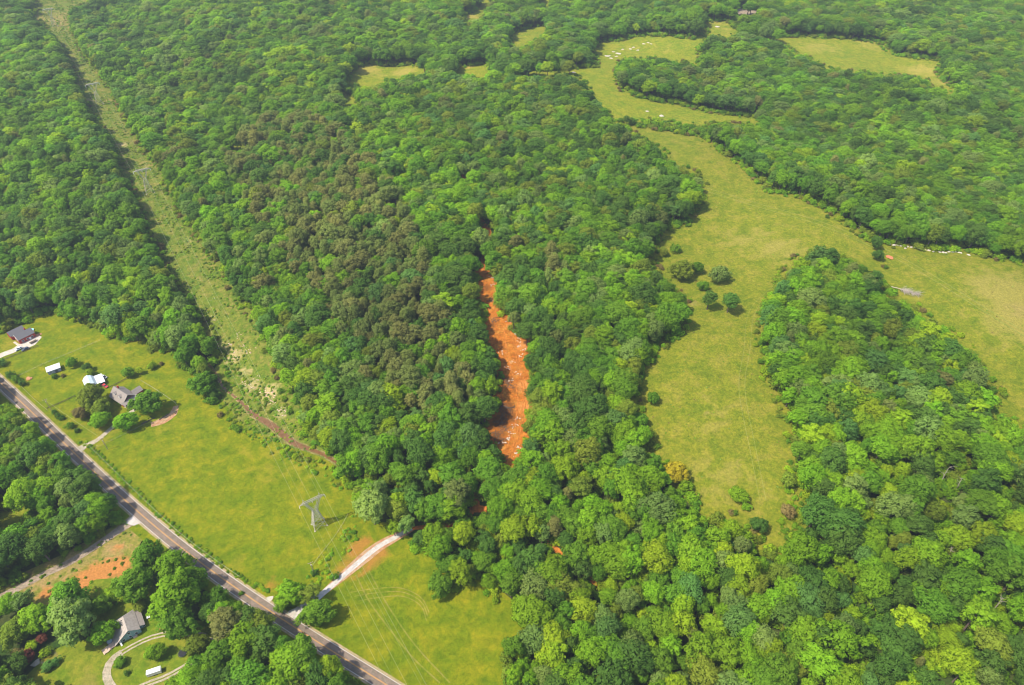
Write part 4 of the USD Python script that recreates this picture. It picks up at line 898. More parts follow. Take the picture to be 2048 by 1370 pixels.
obj("door", bx(1.0, .08, 2.1, 6.7, -.05, .95), M["white_trim"], t)
obj("chimney", bx(.7, .7, 1.6, 7.5, 5.4, 5.9), M["brick"], t)
# white shed
a, b = P(98, 750.5), P(120.5, 742.5)
t = thing("metal_shed", "white metal roofed shed with grey walls on the front lawn", "shed", a, frame(a, b))
obj("wall", poly_mesh([(0, 0, -.5), (7.4, 0, -.5), (7.4, 5.6, -.5), (0, 5.6, -.5), (0, 0, 2.9), (7.4, 0, 2.9), (7.4, 5.6, 2.5), (0, 5.6, 2.5)], [(0, 1, 5, 4), (1, 2, 6, 5), (2, 3, 7, 6), (3, 0, 4, 7), (4, 5, 6, 7), (0, 3, 2, 1)]), M["grey_siding"], t)
for k in range(8):
    x0 = -.4 + k * 1.03
    obj("roof_sheet", slab([(x0, -.5, 3.05 + .02 * (k % 2)), (x0 + 1.04, -.5, 3.05 + .02 * (k % 2)), (x0 + 1.04, 6, 2.6 + .02 * (k % 2)), (x0, 6, 2.6 + .02 * (k % 2))], .05), M["white_metal"], t)
obj("door", bx(1.6, .08, 2.2, 4.9, -.06, 1.0), M["dark_siding"], t)
window(t, .9, .7, 1.8, -.01, 1.7)
# gambrel barn with lean-to
a, b = P(176, 783), P(211.5, 768.5)
L_ = float(np.hypot(*(b - a)[:2]))
t = thing("barn", "pale blue metal gambrel barn with a flat white lean-to beside the red car", "barn", a, frame(a, b))
D_, Wm = 9.0, 6.4
prof = [(0, -.5), (Wm, -.5), (Wm, 2.6), (Wm * .8, 4.3), (Wm * .5, 5.2), (Wm * .2, 4.3), (0, 2.6)]
v = [(p, 0, q) for p, q in prof] + [(p, D_, q) for p, q in prof]
obj("wall", poly_mesh(v, [tuple(range(7)), tuple(range(13, 6, -1))] + [(i, i + 7, (i + 1) % 7 + 7, (i + 1) % 7) for i in range(7)]), M["grey_siding"], t)
for (p0, q0), (p1, q1) in zip(prof[2:], prof[3:]):
    o0, o1 = (.25 if p0 == Wm else 0), (-.25 if p1 == 0 else 0)
    obj("roof_sheet", slab([(p0 + o0, -.35, q0 + .12 - abs(o0) * .8), (p0 + o0, D_ + .35, q0 + .12 - abs(o0) * .8), (p1 + o1, D_ + .35, q1 + .12 - abs(o1) * .8), (p1 + o1, -.35, q1 + .12 - abs(o1) * .8)], .06), M["blue_metal"], t)
obj("lean_to_wall", bx(L_ - Wm - .05, D_ - .6, 3.0, Wm + (L_ - Wm) / 2, D_ / 2, .9), M["dark_siding"], t)
for k in range(4):
    w_ = (L_ - Wm + .5) / 4
    obj("lean_to_roof_sheet", slab([(Wm + .05 + k * w_, -.3, 2.72 - k * .05), (Wm + .05 + (k + 1) * w_, -.3, 2.68 - k * .05), (Wm + .05 + (k + 1) * w_, D_ + .3, 2.68 - k * .05), (Wm + .05 + k * w_, D_ + .3, 2.72 - k * .05)], .06), M["white_metal"], t)
obj("barn_door", bx(2.8, .1, 2.6, Wm / 2, -.06, 1.0), M["dark_siding"], t)
# dormered grey house
a, b = P(223, 798), P(249.5, 815)
t = thing("dormered_house", "grey shingled house with two front dormers behind a row of hedge balls", "house", a, frame(a, b))
L_, D_ = 13.2, 9.2
obj("wall", gable(L_, D_, 2.9, 7.0), M["brick"], t)
for m in roof_slopes(L_, D_, 2.9, 7.0, .6): obj("roof_slope", m, M["shingle"], t)
for x_ in (3.4, 8.4):
    dm = gable(1.9, 2.6, 1.35, 2.2, 0)
    dm.apply_transform(trimesh.transformations.rotation_matrix(math.pi / 2, [0, 0, 1])); dm.apply_translation([x_ + 1.3, 1.5, 4.0])
    o = obj("dormer", dm, M["grey_siding"], t)
    for q in roof_slopes(2.0, 2.6, 1.35, 2.2, .2, .1):
        q.apply_transform(trimesh.transformations.rotation_matrix(math.pi / 2, [0, 0, 1])); q.apply_translation([x_ + 1.3, 1.5, 4.0])
        obj("dormer_roof", q, M["shingle"], o)
    obj("dormer_window", bx(.9, .06, .9, x_, 1.46, 4.75), M["white_trim"], o)
obj("gable_vent", slab([(L_ + .02, 1.9, 4.2), (L_ + .02, D_ - 1.9, 4.2), (L_ + .02, D_ / 2, 6.5)], .01) if False else poly_mesh([(L_ + .03, 2.2, 4.3), (L_ + .03, D_ - 2.2, 4.3), (L_ + .03, D_ / 2, 6.35), (L_ + .01, 2.2, 4.3), (L_ + .01, D_ - 2.2, 4.3), (L_ + .01, D_ / 2, 6.35)], [(0, 1, 2), (5, 4, 3), (0, 3, 4, 1), (1, 4, 5, 2), (2, 5, 3, 0)]), M["dark_siding"], t)
obj("porch_roof", slab([(L_ + .05, -.6, 3.9), (L_ + 3.4, -.6, 2.55), (L_ + 3.4, D_ + .4, 2.55), (L_ + .05, D_ + .4, 3.9)], .14), M["shingle"], t)
obj("porch_floor", bx(3.2, D_, .3, L_ + 1.65, D_ / 2, .1), M["concrete"], t)
for y_ in (.1, 3.1, 6.1, 9.0): obj("porch_post", bx(.3, .3, 2.5, L_ + 3.0, y_, 1.25), M["brick"] if y_ < 1 else M["white_trim"], t)
w2 = gable(5.2, 4.6, 2.8, 4.6); w2.apply_transform(trimesh.transformations.rotation_matrix(math.pi / 2, [0, 0, 1])); w2.apply_translation([11.8, D_ - .05, 0]); obj("rear_wing_wall", w2, M["brick"], t)
for m in roof_slopes(5.2, 4.6, 2.8, 4.6):
    m.apply_transform(trimesh.transformations.rotation_matrix(math.pi / 2, [0, 0, 1])); m.apply_translation([11.8, D_ - .05, .02]); obj("rear_wing_roof_slope", m, M["shingle"], t)
for x_ in (1.8, 4.6, 10.6): window(t, 1.1, 1.4, x_, -.01, 1.5)
obj("door", bx(1.0, .08, 2.1, 7.4, -.05, 1.0), M["white_trim"], t)
obj("chimney", bx(.8, .8, 2.0, 2.2, D_ * .62, 6.9), M["brick"], t)
# teal house
a, b = P(242, 1287), P(293, 1259)
L_ = float(np.hypot(*(b - a)[:2]))
t = thing("teal_house", "old house with weathered tan roof and pale teal gable wall inside the drive loop", "house", a, frame(a, b))
Wm, D_, rx, e0, rz = 9.0, 11.2, 4.9, 2.6, 6.3
v = [(0, 0, -.8), (Wm, 0, -.8), (Wm, D_, -.8), (0, D_, -.8), (0, 0, e0), (Wm, 0, e0 + .5), (Wm, D_, e0 + .5), (0, D_, e0), (rx, 0, rz), (rx, D_ - 3.2, rz)]
obj("wall", poly_mesh(v, [(0, 1, 5, 8, 4), (1, 2, 6, 5), (2, 3, 7, 6), (3, 0, 4, 7), (0, 3, 2, 1)]), M["teal_siding"], t)
obj("roof_slope", slab([(-2.4, -.5, e0 - 1.75), (rx, -.5, rz + .12), (rx, D_ - 3.2, rz + .12), (-2.4, D_ + .4, e0 - 1.75)], .16), M["shingle_tan"], t)
obj("roof_slope", slab([(rx, -.5, rz + .12), (Wm + .2, -.5, e0 + .55), (Wm + .2, D_ + .4, e0 + .55), (rx, D_ - 3.2, rz + .12)], .16), M["shingle_tan"], t)
obj("roof_hip", slab([(rx, D_ - 3.2, rz + .13), (Wm + .2, D_ + .42, e0 + .5), (-2.4, D_ + .42, e0 - 1.75)], .14), M["shingle_tan"], t)
obj("wing_wall", bx(L_ - Wm - .1, D_ - 1.8, 3.0, Wm + (L_ - Wm) / 2 - .04, D_ / 2 + .9, .85), M["teal_siding"], t)
obj("wing_roof", slab([(Wm + .22, 1.4, e0 + .4), (L_ + .5, 1.4, e0 - .45), (L_ + .5, D_ + .5, e0 - .45), (Wm + .22, D_ + .5, e0 + .4)], .14), M["shingle"], t)
for x_, z_ in ((1.6, 1.2), (4.4, 1.3), (7.0, 1.3), (4.6, 4.0)): window(t, 1.0, 1.2, x_, -.01, z_)
window(t, .9, 1.0, 10.6, 1.78, 1.1)
obj("porch_step", bx(1.8, 1.0, .5, 6.0, -.6, .05), M["deck"], t)
obj("roof_vent", trimesh.creation.cylinder(.14, .6, sections=8).apply_translation([3.4, 4.5, 5.7]), M["black"], t)
obj("roof_vent", trimesh.creation.cylinder(.14, .6, sections=8).apply_translation([3.6, 7.0, 5.8]), M["black"], t)
obj("ramp", slab([(-.2, -1.6, .1), (.5, -1.6, .1), (.5, -.05, 2.0), (-.2, -.05, 2.0)], .1), M["white_trim"], t)
# deck and garden things of the teal house
a, b = P(209, 1311), P(238, 1291)
L_ = float(np.hypot(*(b - a)[:2]))
t = thing("wooden_deck", "low pinkish board deck with broken outline beside the teal house", "deck", a, frame(a, b))
rr = np.random.default_rng(3)
for k in range(int(L_ / .5)):
    y0, y1 = (.0 + .5 * rr.random(), 3.0 + .5 * rr.random()) if k < L_ else (.3 + .4 * rr.random(), 4.4 + .4 * rr.random())
    obj("plank", bx(.46, y1 - y0, .12, .25 + k * .5, (y0 + y1) / 2, .42 + .02 * rr.random()), M["deck"], t)
for x_ in (.4, L_ / 2, L_ - .4):
    for y_ in (.6, 2.8): obj("deck_post", bx(.2, .2, .8, x_, y_, -.05), M["wood"], t)
def lathe(profile, n=20): return trimesh.creation.revolve(np.array(profile, float), sections=n)
c = P(220.6, 1284)
t = thing("hot_tub", "round blue-grey tub at the deck under the leaning bright tree", "hot tub", c)
obj("tub", lathe([(0, 0), (1.25, 0), (1.25, .95), (1.05, .95), (1.05, .75), (0, .75)]), M["grey_siding"], t)
obj("cover", lathe([(0, .80), (1.02, .78), (1.02, .84), (0, .9)]), M["blue_metal"], t)
c = P(365.5, 1308)
t = thing("trampoline", "round black garden trampoline beside the olive tree", "trampoline", c)
obj("mat", lathe([(0, .84), (1.55, .84), (1.55, .88), (0, .88)], 24), M["black"], t)
obj("frame", trimesh.creation.torus(1.75, .09, major_sections=24, minor_sections=6).apply_translation([0, 0, .86]), M["car_blue"], t)
for k in range(6):
    g = k * math.pi / 3
    obj("leg", tube([(1.72 * math.cos(g), 1.72 * math.sin(g), 0), (1.74 * math.cos(g), 1.74 * math.sin(g), .86)], .05), M["steel"], t)
    obj("net_pole", tube([(1.82 * math.cos(g), 1.82 * math.sin(g), .1), (1.82 * math.cos(g), 1.82 * math.sin(g), 2.5)], .04), M["black"], t)
def wheel(th, x, y, r, w, parent=None):
    ty = trimesh.creation.cylinder(r, w, sections=16); ty.apply_transform(trimesh.transformations.rotation_matrix(math.pi / 2, [1, 0, 0])); ty.apply_translation([x, y, r])
    o = obj("wheel", ty, M["tyre"], th)
    hb = trimesh.creation.cylinder(r * .55, w * 1.08, sections=12); hb.apply_transform(trimesh.transformations.rotation_matrix(math.pi / 2, [1, 0, 0])); hb.apply_translation([x, y, r])
    obj("rim", hb, M["steel"], o)
a, b = P(296, 1351), P(324.5, 1341.5)
L_ = float(np.hypot(*(b - a)[:2]))
t = thing("box_trailer", "long white box trailer parked on the lawn beside the wheel tracks", "trailer", (a + b) / 2, frame(a, b))
obj("body", bx(L_, 2.2, 2.0, 0, 0, 1.5), M["car_white"], t)
obj("roof", bx(L_ + .06, 2.26, .08, 0, 0, 2.54), M["white_metal"], t)
obj("drawbar", bx(1.4, .12, .12, L_ / 2 + .7, 0, .55), M["black"], t)
obj("door", bx(.05, 1.8, 1.8, -L_ / 2 - .03, 0, 1.45), M["white_trim"], t)
for x_ in (-.5, .5):
    for y_ in (-1.12, 1.12): wheel(t, x_, y_, .38, .22)
def table(name, label, cat, px, w, d, h, mat):
    t = thing(name, label, cat, P(*px), .5)
    obj("top", bx(w, d, .1, 0, 0, h), mat, t)
    for sx_ in (-1, 1):
        for sy_ in (-1, 1): obj("leg", bx(.1, .1, h, sx_ * (w / 2 - .15), sy_ * (d / 2 - .15), h / 2 - .05), mat, t)
table("garden_table", "white garden table on the lawn behind the teal house", "table", (299, 1235), 2.0, 1.2, .75, M["white_metal"])
t = thing("storage_box", "small white lidded box on the grass below the wheel tracks", "box", P(348.6, 1358), .4)
obj("body", bx(1.1, .9, .8, 0, 0, .4), M["grey_siding"], t)
obj("lid", bx(1.2, 1.0, .1, 0, 0, .85), M["white_metal"], t)
t = thing("paddling_pool", "round turquoise pool on the lawn behind the brick house", "pool", P(62.5, 661.5))
obj("wall", lathe([(1.75, 0), (1.9, 0), (1.9, .8), (1.75, .8), (1.75, 0)], 24), M["white_metal"], t)
obj("water", lathe([(0, .05), (1.74, .05), (1.74, .66), (0, .66)], 24), M["turquoise"], t)
t = thing("brush_heap", "heap of orange brown brush on the patio end of the brick house", "heap", P(76, 670.5))
def rock(seed, r, sq=.6, n=2, rough=.3):
    q = np.random.default_rng(seed)
    m = trimesh.creation.icosphere(subdivisions=n, radius=1)
    v = np.array(m.vertices)
    o = q.uniform(0, 50, 3)
    d = 1 + rough * np.array([math.sin(3.1 * a + o[0]) * math.sin(2.7 * b + o[1]) + .6 * math.sin(5 * c + o[2] + 2 * a) for a, b, c in v])
    v = v * d[:, None] * r * [1, q.uniform(.65, 1), sq]
    v = np.round(v / (.22 * r)) * (.22 * r) * .45 + v * .55
    return trimesh.Trimesh(v, m.faces, process=False)
obj("brush", rock(5, 2.0, .5, 3, .35), M["mulch"], t)
for k in range(7):
    g = k * .9
    obj("branch", tube([(1.2 * math.cos(g), 1.2 * math.sin(g), .3), (2.6 * math.cos(g), 2.4 * math.sin(g), .6)], [.07, .03], 4), M["wood"], t)
t = thing("brush_heap", "low reddish brush heap on the lawn below the white shed", "heap", P(58, 757.5))
obj("brush", rock(8, 2.0, .3, 3, .35), M["mulch"], t)
for k in range(6):
    g = k * 1.05
    obj("branch", tube([(1.0 * math.cos(g), 1.0 * math.sin(g), .2), (2.5 * math.cos(g), 2.3 * math.sin(g), .4)], [.06, .03], 4), M["wood"], t)
# vehicles
def car(name, label, cat, px, a, b, mat, pickup=False):
    c, A, B = P(*px), P(*a), P(*b)
    t = thing(name, label, cat, c + [0, 0, .16], frame(A, B))
    side = [(-2.3, .35), (2.25, .35), (2.35, .62), (2.2, .88), (1.1, 1.0), (-2.15, 1.02), (-2.35, .7)]
    v = [(x, -.88, z) for x, z in side] + [(x, .88, z) for x, z in side]
    k = len(side)
    obj("body", poly_mesh(v, [tuple(range(k)), tuple(range(2 * k - 1, k - 1, -1))] + [(i, i + k, (i + 1) % k + k, (i + 1) % k) for i in range(k)]), mat, t)
    x0, x1 = (-.5, 1.0) if pickup else (-2.0, 1.1)
    v = [(x0, -.82, 1.0), (x1, -.82, 1.0), (x1, .82, 1.0), (x0, .82, 1.0), (x0 + (.15 if pickup else .55), -.66, 1.52), (x1 - .75, -.66, 1.52), (x1 - .75, .66, 1.52), (x0 + (.15 if pickup else .55), .66, 1.52)]
    obj("window", poly_mesh(v, [(0, 1, 5, 4), (1, 2, 6, 5), (2, 3, 7, 6), (3, 0, 4, 7), (4, 5, 6, 7)]), M["glass"], t)
    xr0, xr1 = x0 + (.15 if pickup else .55), x1 - .75
    obj("roof_panel", bx(xr1 - xr0 + .06, 1.36, .07, (xr0 + xr1) / 2, 0, 1.55), mat, t)
    if pickup:
        obj("load_bed", bx(1.5, 1.4, .06, -1.35, 0, 1.04), M["black"], t)
    for s_ in (-1, 1):
        obj("headlight", bx(.06, .4, .16, 2.33, s_ * .6, .7), M["white_metal"], t)
        obj("tail_light", bx(.06, .3, .16, -2.34, s_ * .65, .8), M["car_red"], t)
    for x_ in (-1.45, 1.4):
        for y_ in (-.84, .84): wheel(t, x_, y_, .34, .22)
car("parked_car", "white car parked on the concrete drive of the brick house", "car", (38.5, 699), (45, 695.5), (32, 702), M["car_white"])
car("parked_car", "dark blue car parked on the grass edge of the concrete drive", "car", (51.5, 699.8), (58, 696.5), (45, 703), M["car_blue"])
car("parked_car", "red car parked beside the lean-to of the pale blue barn", "car", (211, 773.5), (206, 770), (216, 776.5), M["car_red"])
car("parked_pickup", "white pickup parked on the lawn behind the pale blue barn", "pickup", (208.5, 755), (216, 758.5), (202, 752), M["car_white"], True)
a, b = P(60.5, 688), P(74, 681.5)
t = thing("flat_trailer", "long dark flat trailer on the concrete beside the brick house", "trailer", (a + b) / 2 + [0, 0, .1], frame(a, b))
L_ = float(np.hypot(*(b - a)[:2]))
for k in range(6): obj("deck_plank", bx(L_, .3, .08, 0, -.8 + k * .32, .75), M["dark_wood"], t)
obj("frame", bx(L_, 1.7, .14, 0, 0, .62), M["black"], t)
for y_ in (-1.08, 1.08):
    for x_ in (-.45, .45): wheel(t, x_, y_, .33, .2)
obj("drawbar", bx(1.3, .1, .1, L_ / 2 + .6, 0, .6), M["black"], t)

# ------------------------------------------------------------------ fences, poles, tower and lines
def fence(name, label, px, gap, h, kind):
    l = world_line(px, 6)
    s = np.concatenate([[0], np.cumsum(np.hypot(*np.diff(l, axis=0).T))])
    k = max(2, int(s[-1] / gap))
    q = np.stack([np.interp(np.linspace(0, s[-1], k + 1), s, l[:, i]) for i in (0, 1)], 1)
    z = height(q[:, 0], q[:, 1])
    o = np.array([q[0, 0], q[0, 1], z[0]])
    t = thing(name, label, "fence", o)
    p = np.column_stack([q, z]) - o
    for c in p:
        obj("post", tube([c + [0, 0, -.3], c + [0, 0, h]], .09 if kind == "wire" else .1, 5), M["dark_wood" if kind != "wire" else "wood"], t)
    if kind == "wire":
        for f in (.35, .65, .95): obj("wire", tube(p + [0, 0, h * f], .02, 3), M["wire"], t)
    else:
        for c, d in zip(p[:-1], p[1:]):
            for f in (.35, .65, .95):
                m = bx(float(np.linalg.norm(d - c)), .05, .16, 0, .13, 0)
                m.apply_transform(trimesh.transformations.rotation_matrix(math.atan2(d[1] - c[1], d[0] - c[0]), [0, 0, 1])); m.apply_translation((c + d) / 2 + [0, 0, h * f])
                obj("rail", m, M["dark_wood"], t)
fence("board_fence", "dark board fence along the concrete drive of the brick house", [(6, 722), (42, 707), (77, 693)], 2.6, 1.35, "board")
fence("yard_fence", "dark fence between the lower field and the olive tree clump", [(95, 818), (122, 807), (151, 793)], 3.0, 1.25, "board")
fence("yard_fence", "dark fence running from the red car towards the round field tree", [(222, 775), (238, 767), (256, 757)], 3.0, 1.25, "board")
fence("wire_fence", "thin wire fence crossing the lawn behind the white shed", [(39, 752), (90, 728), (145, 705), (200, 682)], 4.5, 1.2, "wire")
fence("wire_fence", "wire fence curving round the yard of the dormered house", [(282, 762), (315, 782), (350, 806), (356, 814), (340, 832), (290, 850), (250, 869), (192, 897)], 4.5, 1.2, "wire")
fence("wire_fence", "wire fence on the roadside of the long field", [(96, 822), (70, 800), (45, 776)], 4.5, 1.2, "wire")
fence("wire_fence", "wire fence in the tall grass between lattice tower and gravel drive", [(696, 1030), (684, 1052), (664, 1082), (646, 1104), (624, 1134)], 5.0, 1.2, "wire")
fence("wire_fence", "wire fence on the field verge above the long road", [(178, 892), (250, 963), (310, 1021), (360, 1067), (420, 1113), (480, 1155)], 5.0, 1.2, "wire")
for i, (a_, b_, lb) in enumerate((((283, 849), (310, 836), "longer dark timber edging on the worn grass bank below the huge shade tree"), ((319, 840), (337, 829), "shorter dark timber edging on the worn grass bank by the fence bend"))):
    a, b = P(*a_), P(*b_)
    L_ = float(np.hypot(*(b - a)[:2]))
    t = thing("timber_edging", lb, "edging", a, frame(a, b))
    for k in range(3): obj("timber", bx(L_, .26, .24, L_ / 2, .03 * k, .12 + k * .26), M["dark_wood"], t)
POLES = [((103, 821), "wooden utility pole at the corner of the orchard yard"), ((215.6, 899), "wooden utility pole beside the mouth of the dormered house drive"), ((628, 1147), "wooden utility pole in the field between lattice tower and road")]
pole_tops = []
for (u_, v_), lb in POLES:
    c = P(u_, v_)
    t = thing("utility_pole", lb, "utility pole", c, .5)
    obj("pole", tube([(0, 0, -.5), (0, 0, 9.6)], [.19, .13], 8), M["wood"], t)
    obj("crossarm", bx(2.4, .14, .16, 0, .17, 9.0), M["wood"], t)
    for x_ in (-1.1, 0, 1.1): obj("insulator", trimesh.creation.cylinder(.07, .28, sections=8).apply_translation([x_, .17, 9.25]), M["white_trim"], t)
    tr = trimesh.creation.cylinder(.27, .9, sections=12); tr.apply_translation([0, -.42, 7.9]); obj("transformer", tr, M["steel"], t)
    pole_tops.append(c + [0, 0, 9.5])
def sag(a, b, d, n=14):
    s = np.linspace(0, 1, n)[:, None]
    return a + (b - a) * s - np.array([0, 0, 1]) * 4 * d * s * (1 - s)
t = obj("overhead_wire", tube(sag(pole_tops[0], pole_tops[1], .9), .03, 4), M["wire"]); tag(t, "thin service wire between the two poles of the orchard yard", "wire")
LINE_PX = [(910, 1560), (639, 1050), (300, 385), (200, 208), (110, 52)]
tow = [P(*p) for p in LINE_PX]
tow[0] = tow[1] + (tow[1] - tow[2]) * np.array([.55, .55, 0]); tow[0][2] = H(tow[0])
along = unit((tow[1] - tow[2])[:2])
ang = math.atan2(-along[0], along[1])          # the crossarm stands square to the line
ARM, TOP = 6.6, 20.5
THIN = [1.0]
def member(a, b, r): return tube([a, b], r * THIN[0], 4)
def tower(c, label):
    t = thing("power_tower", label, "power tower", c, ang, "lattice towers of the power line")
    bw, bd, wz, ww = 3.3, 2.5, 13.2, 1.15
    corner = [(-1, -1), (1, -1), (1, 1), (-1, 1)]
    at = lambda i, z: np.array([corner[i][0] * (bw + (ww - bw) * z / wz), corner[i][1] * (bd + (.95 - bd) * z / wz), z])
    for i in range(4):
        obj("leg", member(at(i, -.4), at(i, wz), .17), M["steel"], t)
        obj("footing", bx(.8, .8, .5, *at(i, 0)[:2], .05), M["concrete"], t)
    zs = [0, 3.6, 6.6, 9.2, 11.4, 13.2]
    for z0, z1 in zip(zs[:-1], zs[1:]):
        for i in range(4):
            j = (i + 1) % 4
            obj("brace", member(at(i, z0), at(j, z1), .115), M["steel"], t)
            obj("brace", member(at(j, z0), at(i, z1), .115), M["steel"], t)
            obj("tie", member(at(i, z1), at(j, z1), .115), M["steel"], t)
    for s_ in (-1, 1):                          # the two arms of the fork
        f = lambda y_, z, o: np.array([s_ * (ww * .8 + (3.7 - ww * .8) * (z - wz) / (TOP - wz) + o), y_ * (.95 - .3 * (z - wz) / (TOP - wz)), z])
        for y_ in (-1, 1):
            for o in (-.5, .45): obj("fork_leg", member(f(y_, wz, o * .6), f(y_, TOP, o), .12), M["steel"], t)
        for k in range(5):
            z0, z1 = wz + (TOP - wz) * k / 5, wz + (TOP - wz) * (k + 1) / 5
            obj("fork_brace", join([member(f(1, z0, -.45), f(1, z1, .42), .06), member(f(-1, z0, .42), f(-1, z1, -.45), .06), member(f(1, z1, 0), f(-1, z1, 0), .06)]), M["steel"], t)
        obj("earth_peak", join([member(np.array([s_ * 3.2, 0, TOP + .9]), np.array([s_ * 4.1, 0, TOP + 3.4]), .11), member(np.array([s_ * 4.7, 0, TOP + .9]), np.array([s_ * 4.1, 0, TOP + 3.4]), .11)]), M["steel"], t)
    obj("fork_tie", member(np.array([-1.9, 0, wz + 2.6]), np.array([1.9, 0, wz + 2.6]), .085), M["steel"], t)
    chords = [member(np.array([-ARM, 0, TOP + .25]), np.array([ARM, 0, TOP + .25]), .01)]
    for y_ in (-.55, .55):
        obj("crossarm_chord", tube([(-ARM, 0, TOP + .2), (-ARM * .55, y_, TOP), (ARM * .55, y_, TOP), (ARM, 0, TOP + .2)], .13, 4), M["steel"], t)
        obj("crossarm_chord", tube([(-ARM, 0, TOP + .3), (-ARM * .55, y_, TOP + 1.0), (ARM * .55, y_, TOP + 1.0), (ARM, 0, TOP + .3)], .13, 4), M["steel"], t)
    xs_ = np.linspace(-ARM * .85, ARM * .85, 13)
    for k, (x0, x1) in enumerate(zip(xs_[:-1], xs_[1:])):
        obj("crossarm_brace", join([member(np.array([x0, y_ * .5, TOP + (.05 if k % 2 else .9)]), np.array([x1, y_ * .5, TOP + (.9 if k % 2 else .05)]), .07) for y_ in (-1, 1)] + [member(np.array([x0, -.5, TOP + .95]), np.array([x1, .5, TOP + .95]), .07)]), M["steel"], t)
    for x_ in (-ARM, 0, ARM): obj("insulator", lathe([(0, TOP - 1.9), (.12, TOP - 1.85), (.16, TOP - 1.0), (.1, TOP - .1), (0, TOP)], 8).apply_translation([x_, 0, 0]), M["white_trim"], t)
tower(tow[1], "pale steel lattice power tower standing in the long field")
THIN[0] = .48
tower(tow[2], "pale lattice power tower in the middle of the grassy power line clearing")
tower(tow[3], "small far lattice power tower in the upper power line clearing")
tower(tow[4], "most distant lattice power tower at the bare head of the power line clearing")
for nm, off, zz, lb in (("conductor", -ARM, TOP - 1.9, "power line conductor hung on the tower arm end towards the creek"), ("conductor", 0, TOP - 1.9, "middle power line conductor hung between the tower forks"), ("conductor", ARM, TOP - 1.9, "power line conductor hung on the tower arm end towards the gravel drive"), ("earth_wire", -4.1, TOP + 3.4, "thin earth wire on the tower peak towards the creek"), ("earth_wire", 4.1, TOP + 3.4, "thin earth wire on the tower peak towards the gravel drive")):
    o3 = np.array([math.cos(ang) * off, math.sin(ang) * off, zz])
    pts = np.vstack([sag(a + o3, b + o3, 4.5, 24) for a, b in zip(tow[:-1], tow[1:])])
    t = obj(nm, tube(pts, .026 if nm == "conductor" else .014, 4), M["wire"])
    tag(t, lb, "power cable")

# ------------------------------------------------------------------ rocks, rubble, fallen and dead trees
def stone(px, r, seed, label, mat="limestone", group=None, sq=.55, name="boulder"):
    c = P(*px)
    o = obj(name, rock(seed, r, sq), M[mat])
    UsdGeom.Xformable(o).AddTranslateOp().Set(Gf.Vec3d(*map(float, c + [0, 0, r * sq * .35])))
    return tag(o, label, "boulder", group)
row = [(470, 225), (515, 240), (560, 237), (600, 248), (637, 250), (675, 258), (720, 265), (757, 268), (812, 277), (845, 287), (885, 297), (928, 302), (980, 315), (1055, 322), (1095, 325), (1128, 330), (1165, 318), (1205, 320), (1240, 315), (1280, 325), (1300, 330), (1395, 355)]
rr = np.random.default_rng(12)
for i, (a, b) in enumerate(row):
    stone((1700 + a / 5.885, 450 + b / 5.885), rr.uniform(.75, 1.15), 200 + i, f"{ORD[i]} pale boulder of the row along the far pasture edge, counted from the orange heap", group="boulder row along the pasture edge")
stone((1700 + 650 / 5.885, 450 + 278 / 5.885), .9, 240, "pale boulder lying just out of the row on the pasture side")
far_rocks = [((470, 460), 4.5), ((520, 425), 2.2), ((560, 440), 4.0), ((545, 462), 2.4), ((500, 478), 2.8), ((595, 405), 2.2), ((685, 388), 2.6), ((660, 402), 2.6), ((720, 412), 2.6), ((768, 360), 2.6), ((805, 350), 2.2), ((830, 360), 2.0), ((190, 595), 3.4), ((218, 636), 2.6), ((795, 912), 2.2), ((912, 950), 3.2), ((1370, 220), 3.6)]
words_ = ["largest pale rock outcrop of the ring in the upper meadow", "small pale rock at the back of the ring in the upper meadow", "long pale rock outcrop closing the ring in the upper meadow", "small pale rock under the long outcrop of the ring", "flat pale rock at the front of the ring in the upper meadow", "pale rock just beyond the ring of the upper meadow", "highest pale rock beyond the ring of the upper meadow", "pale rock beneath the highest one beyond the ring",
          "drawn-out pale rock on the slope beyond the ring", "first of the far pale rocks near the upper meadow's back wood", "second of the far pale rocks near the upper meadow's back wood", "third of the far pale rocks near the upper meadow's back wood", "pinkish bare rock on the meadow below the wood corner", "second bare rock on the meadow, closer to the wood tip", "small pale rock in the low meadow above the hedge", "pinkish pale rock in the low meadow above the hedge", "pale rock patch in the topmost bay of the upper meadow"]
for i, (((a, b), s_), lb) in enumerate(zip(far_rocks, words_)):
    stone((1100 + a / 4.096, b / 4.096), s_ * .75, 300 + i, lb, sq=.16, name="rock_outcrop")
t = thing("earth_heap", "orange earth heap in the pasture beside the wood tongue", "heap", P(1779, 515))
obj("mound", rock(41, 2.2, .45, 3, .25), M["orange_heap"], t)
for k in range(4): obj("clod", rock(50 + k, .5, .6, 1).apply_translation([1.9 * math.cos(k * 1.7), 1.7 * math.sin(k * 1.7), .15]), M["orange_heap"], t)
def rubble_mesh(px_pts, r, lo, hi, spread, count):
    ms, k = [], 0
    for u_, v_ in px_pts:
        c = P(u_, v_)
        for _ in range(count):
            q = c[:2] + r.normal(size=2) * spread
            s_ = r.uniform(lo, hi)
            m = rock(int(r.integers(1e6)), s_, .6, 1)
            m.apply_translation([q[0], q[1], H(q) + .15 * s_ + .05])
            ms.append(m)
    return join(ms)
rr = np.random.default_rng(77)
o = obj("rubble", rubble_mesh([(1018, 640), (1026, 655), (1032, 668), (1038, 680), (1042, 692), (1046, 700), (988, 570), (990, 600), (984, 556), (1005, 705), (1022, 722), (1016, 735), (1040, 712)], rr, .16, .5, 1.1, 8), M["limestone"]); tag(o, "white stone rubble along the upper clay cut", "rubble", kind="stuff")
